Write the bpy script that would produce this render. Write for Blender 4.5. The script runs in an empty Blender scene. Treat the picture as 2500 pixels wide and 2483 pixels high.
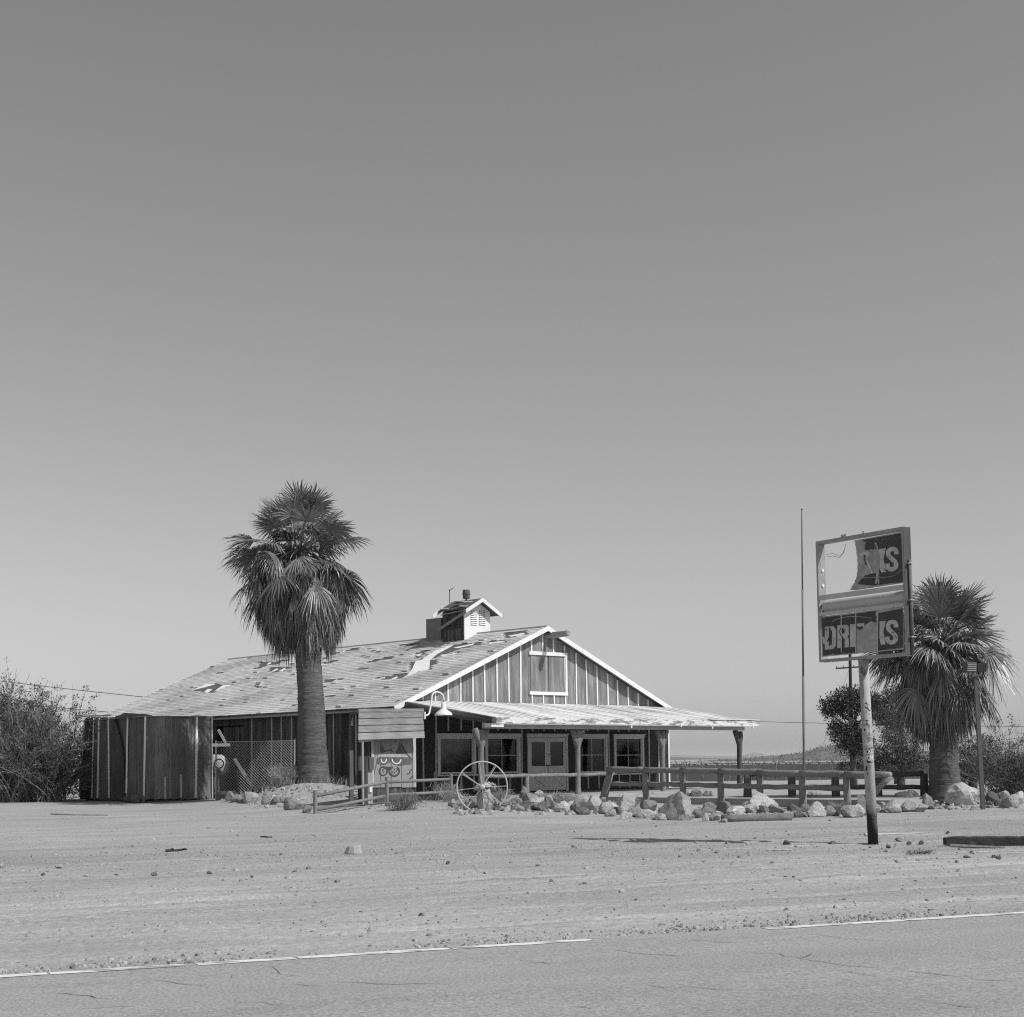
import bpy, math, random
from mathutils import Vector, Matrix, noise
random.seed(11)
R = math.radians
sc = bpy.context.scene
col = sc.collection

# ---------------------------------------------------------------- camera
# world: x right, y away from the camera, z = 0 at the porch floor; the road lies about 0.42 m lower
F_PX, HOR, ROLL, PITCH, CAM_Z = 3701.6, 1858.5, 0.0129, 0.0858, 1.18   # focal length and horizon on the 2500 px wide picture
cd = bpy.data.cameras.new('camera'); cam = bpy.data.objects.new('camera', cd); col.objects.link(cam)
cam.matrix_world = Matrix.Translation((0, 0, CAM_Z)) @ Matrix.Rotation(math.pi/2 + PITCH, 4, 'X') @ Matrix.Rotation(-ROLL, 4, 'Z')
cd.sensor_fit = 'HORIZONTAL'; cd.sensor_width = 36.0; cd.lens = 36.0*F_PX/2500
_pp = F_PX*math.tan(PITCH)
cd.shift_x = _pp*math.sin(ROLL)/2500
cd.shift_y = (HOR - _pp*math.cos(ROLL) - 1241.5)/2500
cd.clip_start = 0.1; cd.clip_end = 60000
sc.camera = cam

# ---------------------------------------------------------------- sky, sun, exposure (a black-and-white photograph: all light is neutral)
SUN_EL, SUN_PSI = R(47), R(27)
sun_vec = Vector((math.cos(SUN_EL)*math.cos(SUN_PSI), -math.cos(SUN_EL)*math.sin(SUN_PSI), math.sin(SUN_EL)))
w = bpy.data.worlds.new('World'); sc.world = w; w.use_nodes = True
nt = w.node_tree; nt.nodes.clear()
sky = nt.nodes.new('ShaderNodeTexSky'); sky.sky_type = 'NISHITA'; sky.sun_disc = False
sky.sun_elevation = SUN_EL
sky.sun_rotation = math.atan2(sun_vec.x, sun_vec.y)
sky.air_density = 1.0; sky.dust_density = 1.3; sky.ozone_density = 1.0; sky.altitude = 600
sepc = nt.nodes.new('ShaderNodeSeparateColor')            # the film's response to the sky colours
nt.links.new(sky.outputs[0], sepc.inputs[0])
def _mul(o, k):
    m = nt.nodes.new('ShaderNodeMath'); m.operation = 'MULTIPLY'; nt.links.new(o, m.inputs[0]); m.inputs[1].default_value = k; return m.outputs[0]
def _add(a, b):
    m = nt.nodes.new('ShaderNodeMath'); m.operation = 'ADD'; nt.links.new(a, m.inputs[0]); nt.links.new(b, m.inputs[1]); return m.outputs[0]
grey = _add(_add(_mul(sepc.outputs[0], 0.24), _mul(sepc.outputs[1], 0.36)), _mul(sepc.outputs[2], 0.40))
bg = nt.nodes.new('ShaderNodeBackground'); bg.inputs[1].default_value = 0.098
nt.links.new(grey, bg.inputs[0])
wo = nt.nodes.new('ShaderNodeOutputWorld'); nt.links.new(bg.outputs[0], wo.inputs[0])
sd = bpy.data.lights.new('sun', 'SUN'); sd.energy = 3.6; sd.angle = R(0.53); sd.color = (1, 1, 1)
so = bpy.data.objects.new('sun', sd); col.objects.link(so)
so.rotation_euler = sun_vec.to_track_quat('Z', 'Y').to_euler()
sc.view_settings.view_transform = 'Standard'; sc.view_settings.look = 'None'
sc.view_settings.exposure = 0.10; sc.view_settings.gamma = 1.0; sc.view_settings.use_curve_mapping = False
sc.cycles.caustics_reflective = False; sc.cycles.caustics_refractive = False; sc.cycles.sample_clamp_indirect = 2.0
sc.cycles.use_denoising = False; sc.cycles.filter_width = 1.15
sc.cycles.max_bounces = 6; sc.cycles.transparent_max_bounces = 12

# ---------------------------------------------------------------- survey helpers
def ray(px, py):
    du, dw = px - 1250, HOR - py
    c, s = math.cos(-ROLL), math.sin(-ROLL)
    u, wv = du*c - dw*s, du*s + dw*c - F_PX*math.tan(PITCH)
    d = Vector((u/F_PX, 1, wv/F_PX)); cp, sp = math.cos(PITCH), math.sin(PITCH)
    return Vector((d.x, d.y*cp - d.z*sp, d.y*sp + d.z*cp))
CAM = Vector((0, 0, CAM_Z))
def at_y(px, py, Y):
    d = ray(px, py); return CAM + d*(Y/d.y)
def at_z(px, py, z):
    d = ray(px, py); return CAM + d*((z - CAM_Z)/d.z)
def on_plane(px, py, p, n):
    d = ray(px, py); return CAM + d*((p - CAM).dot(n)/d.dot(n))
def ss(a, b, x):
    t = max(0, min(1, (x - a)/(b - a))); return t*t*(3 - 2*t)
def nz(x, y, z=0.0): return noise.noise(Vector((x, y, z)))

# ---------------------------------------------------------------- mesh helpers
class MB:
    def __init__(s): s.v = []; s.f = []; s.c = []; s.cc = None
    def _add(s, vs, fs):
        b = len(s.v); s.v += [tuple(p) for p in vs]; s.f += [tuple(i + b for i in f) for f in fs]
        if s.cc is not None: s.c += [s.cc]*len(vs)
        return s
    def frame(s, o, ex, ey, ez):
        """box with corner o and edge vectors ex, ey, ez"""
        o, ex, ey, ez = map(Vector, (o, ex, ey, ez))
        p = [o, o+ex, o+ex+ey, o+ey]; p += [q + ez for q in p]
        fs = [(0,3,2,1), (4,5,6,7), (0,1,5,4), (1,2,6,5), (2,3,7,6), (3,0,4,7)]
        if ex.cross(ey).dot(ez) < 0: fs = [f[::-1] for f in fs]
        return s._add(p, fs)
    def box(s, x0, x1, y0, y1, z0, z1):
        return s.frame((x0, y0, z0), (x1-x0, 0, 0), (0, y1-y0, 0), (0, 0, z1-z0))
    def bar(s, a, b, wd, th, up=(0, 0, 1)):
        """board from a to b: wd across, th along up"""
        a, b, up = Vector(a), Vector(b), Vector(up); d = (b-a).normalized()
        sx = d.cross(up).normalized(); uz = sx.cross(d).normalized()
        return s.frame(a - sx*wd/2 - uz*th/2, b-a, sx*wd, uz*th)
    def tube(s, pts, rad, n=8, caps=True, jit=0.0, rng=random, flat=1.0):
        pts = [Vector(p) for p in pts]; k = len(pts)
        rad = rad if isinstance(rad, (list, tuple)) else [rad]*k
        vs = []; prev = None
        for i, p in enumerate(pts):
            d = (pts[min(i+1, k-1)] - pts[max(i-1, 0)])
            d = d.normalized() if d.length > 1e-9 else Vector((0, 0, 1))
            if prev is None:
                ref = Vector((0, 0, 1)) if abs(d.z) < 0.9 else Vector((1, 0, 0))
                e1 = d.cross(ref).normalized()
            else:
                e1 = (prev - d*prev.dot(d)).normalized()
            prev = e1; e2 = d.cross(e1)
            for j in range(n):
                a = 2*math.pi*j/n; rr = rad[i]*(1 + (rng.uniform(-jit, jit) if jit else 0))
                vs.append(p + e1*math.cos(a)*rr + e2*math.sin(a)*rr*flat)
        fs = []
        for i in range(k-1):
            for j in range(n):
                fs.append((i*n+j, i*n+(j+1) % n, (i+1)*n+(j+1) % n, (i+1)*n+j))
        if caps: fs.append(tuple(range(n))[::-1]); fs.append(tuple((k-1)*n + j for j in range(n)))
        return s._add(vs, fs)
    def poly(s, pts, off):
        """flat outline pts extruded by vector off"""
        pts = [Vector(p) for p in pts]; off = Vector(off); n = len(pts)
        nrm = Vector((0, 0, 0))
        for i in range(n): nrm += pts[i].cross(pts[(i+1) % n])
        if nrm.dot(off) < 0: pts = pts[::-1]
        vs = pts + [p + off for p in pts]
        fs = [tuple(range(n))[::-1], tuple(range(n, 2*n))] + [(i, (i+1) % n, n+(i+1) % n, n+i) for i in range(n)]
        return s._add(vs, fs)
    def quad(s, *p): return s._add(p, [tuple(range(len(p)))])
    def lathe(s, prof, n=16, o=(0, 0, 0)):
        o = Vector(o); vs = []; k = len(prof)
        for r_, z in prof:
            for j in range(n):
                a = 2*math.pi*j/n; vs.append(o + Vector((r_*math.cos(a), r_*math.sin(a), z)))
        return s._add(vs, [(i*n+j, i*n+(j+1) % n, (i+1)*n+(j+1) % n, (i+1)*n+j) for i in range(k-1) for j in range(n)])
    def mesh(s, name, m, smooth=False):
        me = bpy.data.meshes.new(name); me.from_pydata(s.v, [], s.f); me.update()
        if s.c and len(s.c) == len(s.v):
            at = me.color_attributes.new('tone', 'FLOAT_COLOR', 'POINT')
            flat = [];
            for q in s.c: flat += [q, q, q, 1]
            at.data.foreach_set('color', flat)
        me.materials.append(m)
        if smooth: me.polygons.foreach_set('use_smooth', [True]*len(me.polygons))
        return me
    def build(s, name, m, parent=None, smooth=False, kind=None, label=None):
        return obj(name, s.mesh(name, m, smooth), parent, kind, label)
def obj(name, me, parent=None, kind=None, label=None):
    o = bpy.data.objects.new(name, me); col.objects.link(o)
    if parent is not None: o.parent = parent
    if kind: o['kind'] = kind
    if label: o['label'] = label
    return o
def thing(name, label, cat, loc=(0, 0, 0), rz=0.0, group=None):
    o = bpy.data.objects.new(name, None); col.objects.link(o); o.empty_display_size = 0.2
    o.location = loc; o.rotation_euler = (0, 0, rz); return tag(o, label, cat, group)
def tag(o, label, cat, group=None):
    o['label'] = label; o['category'] = cat
    if group: o['group'] = group
    return o

# ---------------------------------------------------------------- materials
def mat(name, base=0.3, rough=0.85, spec=0.3, var=None, streak=None, bump=None, tone=False, fine=None, metal=0.0, two=None, island=0.0, vor=None, rot=None, objrand=0.0):
    """grey procedural material. var=(scale, amount); streak=(scale xyz, amount); fine=(scale, amount); two=(scale xyz, other value, threshold, softness)
    bump=(scale xyz, strength, distance); tone: multiply by the tone attribute; island: random tone for each loose piece"""
    m = bpy.data.materials.new(name); m.use_nodes = True; t = m.node_tree; N = t.nodes; L = t.links
    b = N['Principled BSDF']; b.inputs['Roughness'].default_value = rough; b.inputs['Specular IOR Level'].default_value = spec
    b.inputs['Metallic'].default_value = metal
    tc = N.new('ShaderNodeTexCoord')
    def val(x):
        v = N.new('ShaderNodeValue'); v.outputs[0].default_value = x; return v.outputs[0]
    def math_(op, a, c=None):
        q = N.new('ShaderNodeMath'); q.operation = op
        for i, z in enumerate((a, c)):
            if z is None: continue
            if isinstance(z, (int, float)): q.inputs[i].default_value = z
            else: L.new(z, q.inputs[i])
        return q.outputs[0]
    def nzn(scale, detail=4, rough_=0.6):
        mp = N.new('ShaderNodeMapping'); L.new(tc.outputs['Object'], mp.inputs[0])
        if isinstance(scale, (int, float)): scale = (scale,)*3
        if rot is not None:
            m0 = N.new('ShaderNodeMapping'); m0.inputs['Rotation'].default_value = (0, 0, rot); L.new(tc.outputs['Object'], m0.inputs[0]); L.new(m0.outputs[0], mp.inputs[0])
        mp.inputs['Scale'].default_value = scale
        q = N.new('ShaderNodeTexNoise'); q.inputs['Scale'].default_value = 1; q.inputs['Detail'].default_value = detail; q.inputs['Roughness'].default_value = rough_
        L.new(mp.outputs[0], q.inputs['Vector']); return q.outputs[0]
    cur = val(base)
    if two:
        sclv, other, thr, soft = two
        mr = N.new('ShaderNodeMapRange'); mr.inputs[1].default_value = thr - soft; mr.inputs[2].default_value = thr + soft
        L.new(nzn(sclv, 5, 0.65), mr.inputs[0])
        mr.inputs[3].default_value = base; mr.inputs[4].default_value = other; cur = mr.outputs[0]
    for k, dt in ((var, 3), (streak, 5), (fine, 2)):
        if k:
            f = math_('ADD', math_('MULTIPLY', math_('SUBTRACT', nzn(k[0], dt), 0.5), 2*k[1]), 1.0)
            cur = math_('MULTIPLY', cur, math_('MAXIMUM', f, 0.12))
    if island:
        g = N.new('ShaderNodeNewGeometry')
        f = math_('ADD', math_('MULTIPLY', math_('SUBTRACT', g.outputs['Random Per Island'], 0.5), 2*island), 1.0)
        cur = math_('MULTIPLY', cur, f)
    if objrand:
        oi = N.new('ShaderNodeObjectInfo')
        cur = math_('MULTIPLY', cur, math_('ADD', math_('MULTIPLY', math_('SUBTRACT', oi.outputs['Random'], 0.5), 2*objrand), 1.0))
    if tone:
        at = N.new('ShaderNodeAttribute'); at.attribute_name = 'tone'
        cur = math_('MULTIPLY', cur, at.outputs['Fac'])
    if vor:      # thin dark cracks: (scale, width, darkening)
        mp = N.new('ShaderNodeMapping'); L.new(tc.outputs['Object'], mp.inputs[0]); mp.inputs['Scale'].default_value = vor[0]
        wn = N.new('ShaderNodeTexNoise'); wn.inputs['Scale'].default_value = 1.4; L.new(mp.outputs[0], wn.inputs['Vector'])
        mx = N.new('ShaderNodeMix'); mx.data_type = 'RGBA'; mx.inputs[0].default_value = 0.22
        L.new(mp.outputs[0], mx.inputs[6]); L.new(wn.outputs['Color'], mx.inputs[7])
        vo = N.new('ShaderNodeTexVoronoi'); vo.feature = 'DISTANCE_TO_EDGE'; vo.inputs['Scale'].default_value = 1
        L.new(mx.outputs[2], vo.inputs['Vector'])
        mr = N.new('ShaderNodeMapRange'); mr.inputs[1].default_value = 0; mr.inputs[2].default_value = vor[1]; mr.inputs[3].default_value = vor[2]; mr.inputs[4].default_value = 1
        L.new(vo.outputs['Distance'], mr.inputs[0])
        br = nzn((0.35, 0.35, 0.35), 2)     # cracks come and go
        mr2 = N.new('ShaderNodeMapRange'); mr2.inputs[1].default_value = 0.42; mr2.inputs[2].default_value = 0.56; L.new(br, mr2.inputs[0])
        k1 = math_('SUBTRACT', 1.0, math_('MULTIPLY', math_('SUBTRACT', 1.0, mr.outputs[0]), mr2.outputs[0]))
        cur = math_('MULTIPLY', cur, k1)
    cb = N.new('ShaderNodeCombineColor')
    for i in range(3): L.new(cur, cb.inputs[i])
    L.new(cb.outputs[0], b.inputs['Base Color'])
    if bump:
        bp = N.new('ShaderNodeBump'); bp.inputs['Strength'].default_value = bump[1]; bp.inputs['Distance'].default_value = bump[2]
        L.new(nzn(bump[0], 6, 0.7), bp.inputs['Height']); L.new(bp.outputs[0], b.inputs['Normal'])
    return m

M = {}
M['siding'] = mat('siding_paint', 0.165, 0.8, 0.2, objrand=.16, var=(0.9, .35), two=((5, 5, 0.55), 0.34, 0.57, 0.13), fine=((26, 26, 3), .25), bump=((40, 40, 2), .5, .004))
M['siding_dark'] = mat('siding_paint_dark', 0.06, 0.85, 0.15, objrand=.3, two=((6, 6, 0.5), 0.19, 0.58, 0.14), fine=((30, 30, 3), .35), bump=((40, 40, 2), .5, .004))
M['siding_porch_shade'] = mat('siding_paint_shaded', 0.042, 0.7, 0.2, var=(0.9, .3), fine=((26, 26, 3), .3), bump=((40, 40, 2), .5, .004))  # darker copy of the siding paint, porch shade put into its colour
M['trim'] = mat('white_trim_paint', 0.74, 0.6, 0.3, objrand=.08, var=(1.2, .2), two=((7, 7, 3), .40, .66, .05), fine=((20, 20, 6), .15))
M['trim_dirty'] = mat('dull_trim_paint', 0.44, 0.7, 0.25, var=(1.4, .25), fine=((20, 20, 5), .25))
M['frame_paint'] = mat('window_frame_paint', 0.60, 0.6, 0.3, var=(1.5, .15), fine=((20, 20, 5), .12))
M['shingle'] = mat('asphalt_shingles', 0.53, 0.95, 0.1, var=((0.45, 0.45, 0.45), .26), island=.09, fine=((8, 8, 8), .16), tone=True)
M['felt'] = mat('roofing_felt', 0.12, 0.95, 0.1, var=(0.8, .4), fine=(9, .3))
M['deck'] = mat('bare_roof_deck', 0.78, 0.85, 0.1, var=(1.2, .2), fine=((3, 18, 18), .2))
M['cupdark'] = mat('cupola_grey_roof', 0.13, 0.9, 0.15, var=(2.5, .5), fine=((10, 10, 10), .4))
M['wood'] = mat('weathered_wood', 0.30, 0.9, 0.1, objrand=.18, var=(0.9, .4), streak=((2.2, 30, 30), .8), bump=((3, 40, 40), .6, .006))
M['wood_v'] = mat('weathered_wood_upright', 0.30, 0.9, 0.1, var=(0.9, .25), streak=((30, 30, 1.6), .4), bump=((40, 40, 2), .6, .006))
M['wood_dark'] = mat('dark_weathered_wood', 0.10, 0.9, 0.1, var=(1.0, .4), streak=((14, 14, 2.0), .5), bump=((30, 30, 3), .7, .01))
M['log'] = mat('peeled_log', 0.21, 0.9, 0.1, var=(1.6, .3), streak=((9, 9, 3), .5), bump=((16, 16, 5), .8, .02))
M['faux'] = mat('rough_log_concrete', 0.235, 0.95, 0.1, var=(1.5, .35), fine=(22, .4), bump=((14, 14, 14), .9, .03))
M['plank_roof'] = mat('porch_roof_boards', 0.66, 0.9, 0.1, two=((1.2, 0.35, 1), 0.30, 0.57, 0.12), fine=((14, 3, 3), .25), island=.22)
M['fascia'] = mat('peeling_fascia', 0.68, 0.8, 0.2, two=((2.0, 2.0, 9), 0.22, 0.53, 0.05), fine=((10, 10, 30), .25), bump=((10, 10, 30), .5, .006))
M['glass_dark'] = None
M['interior'] = mat('dark_interior', 0.02, 0.95, 0.05, var=(1, .3))
M['cloth'] = mat('white_hanging_cloth', 0.55, 0.9, 0.1, var=(4, .2))
M['concrete'] = mat('concrete', 0.34, 0.95, 0.1, var=(0.7, .25), fine=(14, .25), bump=(12, .5, .01))
M['block'] = mat('cinder_block', 0.36, 0.95, 0.1, var=(1.6, .2), fine=(24, .25), bump=(26, .6, .008))
M['steel'] = mat('galvanised_steel', 0.42, 0.5, 0.5, var=(4, .2), metal=0.25)
M['steel_dark'] = mat('dark_rusty_steel', 0.10, 0.8, 0.3, var=(6, .5))
M['white_metal'] = mat('white_enamel', 0.72, 0.45, 0.5, var=(3, .08))
M['wheel_paint'] = mat('pale_wheel_paint', 0.46, 0.7, 0.3, var=(4, .25))
M['wire'] = mat('power_wire', 0.03, 0.7, 0.2)
M['link'] = mat('chain_link_wire', 0.5, 0.6, 0.4)
M['rock_pale'] = mat('pale_rock', 0.46, 0.95, 0.1, objrand=.2, var=(2.2, .4), two=((4, 4, 4), 0.26, 0.57, .09), fine=(26, .45), bump=(9, 1.0, .08), tone=True)
M['rock_mid'] = mat('mid_grey_rock', 0.27, 0.95, 0.1, objrand=.25, var=(2.2, .45), two=((4, 4, 4), 0.15, 0.57, .09), fine=(26, .45), bump=(9, 1.0, .08), tone=True)
M['rock_dark'] = mat('dark_rock', 0.15, 0.95, 0.1, var=(2.2, .35), two=((3, 3, 3), 0.28, 0.64, .1), fine=(26, .45), bump=(9, 1.0, .08), tone=True)
M['gravel'] = mat('gravel_stones', 0.29, 0.95, 0.1, island=.45, fine=(40, .2))
M['trunk'] = mat('palm_trunk', 0.135, 0.95, 0.1, var=(1.6, .45), streak=((2.6, 2.6, 24), .9), fine=((30, 30, 60), .4), bump=((4, 4, 34), 1.0, .05))
M['frond'] = mat('palm_frond', 0.165, 0.42, 0.6, island=.5, var=(1.2, .3), tone=True)
M['dead'] = mat('dead_palm_frond', 0.17, 0.8, 0.2, island=.45, var=(0.9, .3), tone=True)
M['bark'] = mat('tree_bark', 0.10, 0.95, 0.1, var=(3, .4), bump=((20, 20, 4), .8, .02))
M['leaf_dark'] = mat('dark_needles', 0.050, 0.7, 0.2, island=.5, tone=True)
M['leaf_mid'] = mat('desert_shrub_leaves', 0.10, 0.75, 0.2, island=.5, tone=True)
M['twig'] = mat('pale_twigs', 0.21, 0.85, 0.15, island=.45, tone=True)
M['dry'] = mat('dry_grass', 0.30, 0.85, 0.15, island=.4, tone=True)
M['tie'] = mat('old_timber', 0.055, 0.9, 0.15, var=(3, .5), streak=((3, 30, 30), .5), bump=((4, 30, 30), .8, .015))
M['stick'] = mat('bleached_stick', 0.42, 0.9, 0.1, var=(5, .3))
def glass():
    m = bpy.data.materials.new('window_glass'); m.use_nodes = True; t = m.node_tree; N = t.nodes; L = t.links; N.clear()
    tr = N.new('ShaderNodeBsdfTransparent'); tr.inputs[0].default_value = (.25, .25, .25, 1)
    gl = N.new('ShaderNodeBsdfGlossy'); gl.inputs[0].default_value = (.8, .8, .8, 1); gl.inputs['Roughness'].default_value = .04
    fr = N.new('ShaderNodeFresnel'); fr.inputs[0].default_value = 1.5
    mx = N.new('ShaderNodeMixShader'); L.new(fr.outputs[0], mx.inputs[0]); L.new(tr.outputs[0], mx.inputs[1]); L.new(gl.outputs[0], mx.inputs[2])
    o = N.new('ShaderNodeOutputMaterial'); L.new(mx.outputs[0], o.inputs[0]); return m
M['glass'] = glass()
# ---------------------------------------------------------------- terrain
YARD = -0.42
TH = 0.7602; CB = Vector((-4.068, 53.494, 0)); WB = 14.61; LB = 21.7
U = Vector((math.cos(TH), math.sin(TH), 0)); V = Vector((-math.sin(TH), math.cos(TH), 0))
def BW(a, n, z): return CB + U*a - V*n + Vector((0, 0, z))        # a along the facade, n out in front of it
LP, RP = at_z(0, 2385, YARD), at_z(2500, 2229, YARD)              # the painted edge line of the road
RE = (RP - LP).normalized(); RM = Vector((RE.y, -RE.x, 0))
if RM.y > 0: RM = -RM
def road_s(x, y): return (x - LP.x)*RM.x + (y - LP.y)*RM.y        # metres in from the edge line, towards the camera
CTRL = [(-6, 45, -.30), (-4, 47.5, -.18), (-2, 50, -.07), (-6, 57, 0), (-10, 60, -.1), (-13.8, 57, -.19), (-17, 60, -.15), (-20, 58, -.15), (-14, 52, -.3), (-10, 49, -.33),
        (0, 50, -.12), (2, 48.8, -.16), (3, 46, -.3), (6, 43.5, -.38), (9.5, 41, -.42), (8, 49, -.25), (5, 52, -.25), (13.1, 47.7, -.2), (14.5, 43, -.37), (18, 45, -.3),
        (20, 55, -.3), (0, 75, -.4), (15, 75, -.4), (-25, 80, -.3), (0, 60, -.1), (8, 62, -.15), (-8, 72, -.2), (30, 50, -.35), (-30, 50, -.3)]
def gz0(x, y):
    k = ss(36, 43, y)
    z = YARD
    if k > 0:
        sw = s = 0
        for cx, cy, cz in CTRL:
            d = ((x-cx)**2 + (y-cy)**2 + 0.6)**-1.6; sw += d; s += d*cz
        z += k*(s/sw - YARD)
        z -= 0.6*ss(75, 160, y)
        d2 = (x + 7.2)**2/1.5 + (y - 54.4)**2
        z += 0.80*math.exp(-d2/3.2)                               # the mound the left palm grows on
    return z
TRACKS = [(-1.7, .0, 0), (-3.1, .015, 1.3), (-5.2, -.03, 2.2), (-7.6, .05, .4), (-10.5, -.02, 3.0), (-14.0, .06, 1.9), (-4.4, -.10, .9)]
def gz(x, y):
    z = gz0(x, y); s = road_s(x, y)
    if s > -0.25: z -= 0.05*ss(-0.25, 0.15, s)*(1 - ss(7.4, 8.4, s))
    else:
        if y < 60:
            t = (x - LP.x)*RE.x + (y - LP.y)*RE.y
            z += 0.012*nz(t*0.25, s*1.6, 3) + 0.016*nz(t*0.6, s*0.5, 8) + 0.007*nz(x*2.3, y*2.3, 5)
            z += 0.05*ss(-0.1, -1.0, s)*0.5*(1 + nz(t*0.5, 2, 1))*ss(-3.2, -1.2, s)*0.5     # a low windrow pushed up beside the road
            z += 0.03*max(0, nz(t*0.28, s*0.9, 21))*ss(-3, -6, s)
            z += 0.028*math.exp(-((s + 4.2 + 0.5*nz(t*0.12, 0, 4))/0.22)**2)*(0.5 + nz(t*0.7, 3, 3)) - 0.02*math.exp(-((s + 5.9 + 0.6*nz(t*0.1, 7, 4))/0.3)**2)
            for k_, (s0, sl_, ph) in enumerate(TRACKS):                        # tyre tracks
                for g_ in (0, 1.5):
                    d_ = s - (s0 - g_ + sl_*t + .35*math.sin(t*.13 + ph))
                    if abs(d_) < .45: z += (-.040*math.exp(-(d_/.11)**2) + .022*math.exp(-((abs(d_) - .20)/.08)**2))*(.55 + .6*nz(t*.8, k_, 4))*(1 - ss(30, 42, y))
            z += .010*nz(x*4.1, y*4.1, 9)*ss(34, 20, y)
        else: z += 0.04*nz(x*0.25, y*0.25, 5)
    return z
def ground_at(px, py):
    """where the line of sight through a picture point meets the ground"""
    d = ray(px, py); t = 8.0
    while t < 200:
        p = CAM + d*t
        if p.z < gz0(p.x, p.y): break
        t += 0.1
    return CAM + d*t
def axis(lo, hi, step, far_lo, far_hi, g=1.22):
    a = [lo + i*step for i in range(int((hi-lo)/step) + 1)]; s = step; v = a[-1]
    while v < far_hi: s *= g; v += s; a.append(v)
    s = step; v = lo; b = []
    while v > far_lo: s *= g; v -= s; b.append(v)
    return b[::-1] + a
xs = axis(-16, 17, 0.11, -26000, 26000); ys = axis(8.6, 46, 0.11, -400, 40000)
gm = MB(); nx = len(xs)
def soil(x, y):      # graded shoulder is pale and fine, the yard beyond it coarser and darker
    s = road_s(x, y); t = (x - LP.x)*RE.x + (y - LP.y)*RE.y
    k = 1 + .07*ss(-.3, -1.2, s)*ss(-9.5, -5, s) - .07*math.exp(-((s + 15 + 2*nz(t*.08, 1, 2))/4.0)**2) + .10*nz(t*.12, s*.6, 6)
    if y < 45 and s < -.5:
        for k_, (s0, sl_, ph) in enumerate(TRACKS):
            for g_ in (0, 1.5):
                d_ = s - (s0 - g_ + sl_*t + .35*math.sin(t*.13 + ph))
                if abs(d_) < .5: k += .10*math.exp(-(d_/.16)**2)*(.6 + .7*nz(t*.5, k_, 8)) - .05*math.exp(-((abs(d_) - .24)/.08)**2)
    return k + .09*nz(x*.45, y*.8, 7)*(y < 60) + .05*nz(t*.3, s*2.2, 12)*(y < 60) - .05*math.exp(-((s + .25)/.3)**2)
for y in ys:
    for x in xs: gm.v.append((x, y, gz(x, y))); gm.c.append(soil(x, y))
gm.f = [(j*nx+i, j*nx+i+1, (j+1)*nx+i+1, (j+1)*nx+i) for j in range(len(ys)-1) for i in range(nx-1)]
M['dirt'] = mat('desert_dirt', 0.345, 0.97, 0.05, var=((0.16, 0.4, 0.3), .22), streak=((0.22, 2.6, 1), .22), fine=(16, .40), bump=((9, 9, 9), 1.0, .035), tone=True, rot=-math.atan2(RE.y, RE.x))
gm.build('ground', M['dirt'], smooth=True, kind='structure')

# road: an old asphalt sheet with a ragged edge, painted edge line laid on it
M['asphalt'] = mat('old_asphalt', 0.325, 0.95, 0.15, var=((0.3, 0.9, 0.3), .18), fine=((40, 40, 40), .75), streak=((0.25, 1.8, 1), .14), bump=(45, .9, .012), rot=-math.atan2(RE.y, RE.x))
rd = MB(); n = 0; t = -60.0; rows = []
while t < 190:
    e = -0.10 + 0.05*nz(t*1.7, 1) + 0.06*nz(t*0.5, 4)
    rows.append([LP + RE*t + RM*s + Vector((0, 0, 0.004 + 0.03*ss(0, 3.4, s)*(1 - ss(3.8, 7.4, s)))) for s in (e, e + .22, 1.2, 2.4, 3.6, 4.8, 6.2, 7.4)])
    t += 0.22 if -2 < t < 24 else 2.0
for r_ in rows: rd.v += [tuple(p) for p in r_]
rd.f = [(i*8+j, (i+1)*8+j, (i+1)*8+j+1, i*8+j+1) for i in range(len(rows)-1) for j in range(7)]
road = rd.build('road', M['asphalt'], kind='structure')
M['line'] = mat('worn_road_paint', 0.70, 0.8, 0.2, two=((2.2, 6, 3), 0.30, 0.54, 0.06), fine=(20, .3))
t = -6.0; rng = random.Random(5)
gaps = [(at_z(a, y, YARD) - LP).dot(RE) for a, y in ((105, 2380), (125, 2380), (515, 2356), (600, 2349), (610, 2348), (655, 2345), (700, 2343), (765, 2338), (1090, 2318), (1150, 2314), (1350, 2302), (1390, 2299), (1520, 2290), (1920, 2266), (2180, 2249), (2260, 2244))]
gaps = list(zip(gaps[0::2], gaps[1::2]))
while t < 40:
    L_ = rng.uniform(.5, 1.5)
    if any(g0 < t + L_*.5 < g1 for g0, g1 in gaps): t += .3; continue
    mb = MB(); k = max(2, int(L_/.12)); pa = []; pb = []
    for i in range(k+1):
        q = t + L_*i/k; base = LP + RE*q + Vector((0, 0, 0.0085))
        s0 = -0.05 + .022*nz(q*3, 2); s1 = .10 + .03*nz(q*3.3, 9)
        if i in (0, k): s0 += rng.uniform(0, .03); s1 -= rng.uniform(0, .03)
        pa.append(base + RM*s0); pb.append(base + RM*s1)
    mb.v = [tuple(p) for p in pa + pb]; mb.f = [(i, k+1+i, k+2+i, i+1) for i in range(k)]
    mb.build('edge_line_marking', M['line'], road)
    t += L_ + rng.choice((.01, .02, .03, .1))

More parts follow.
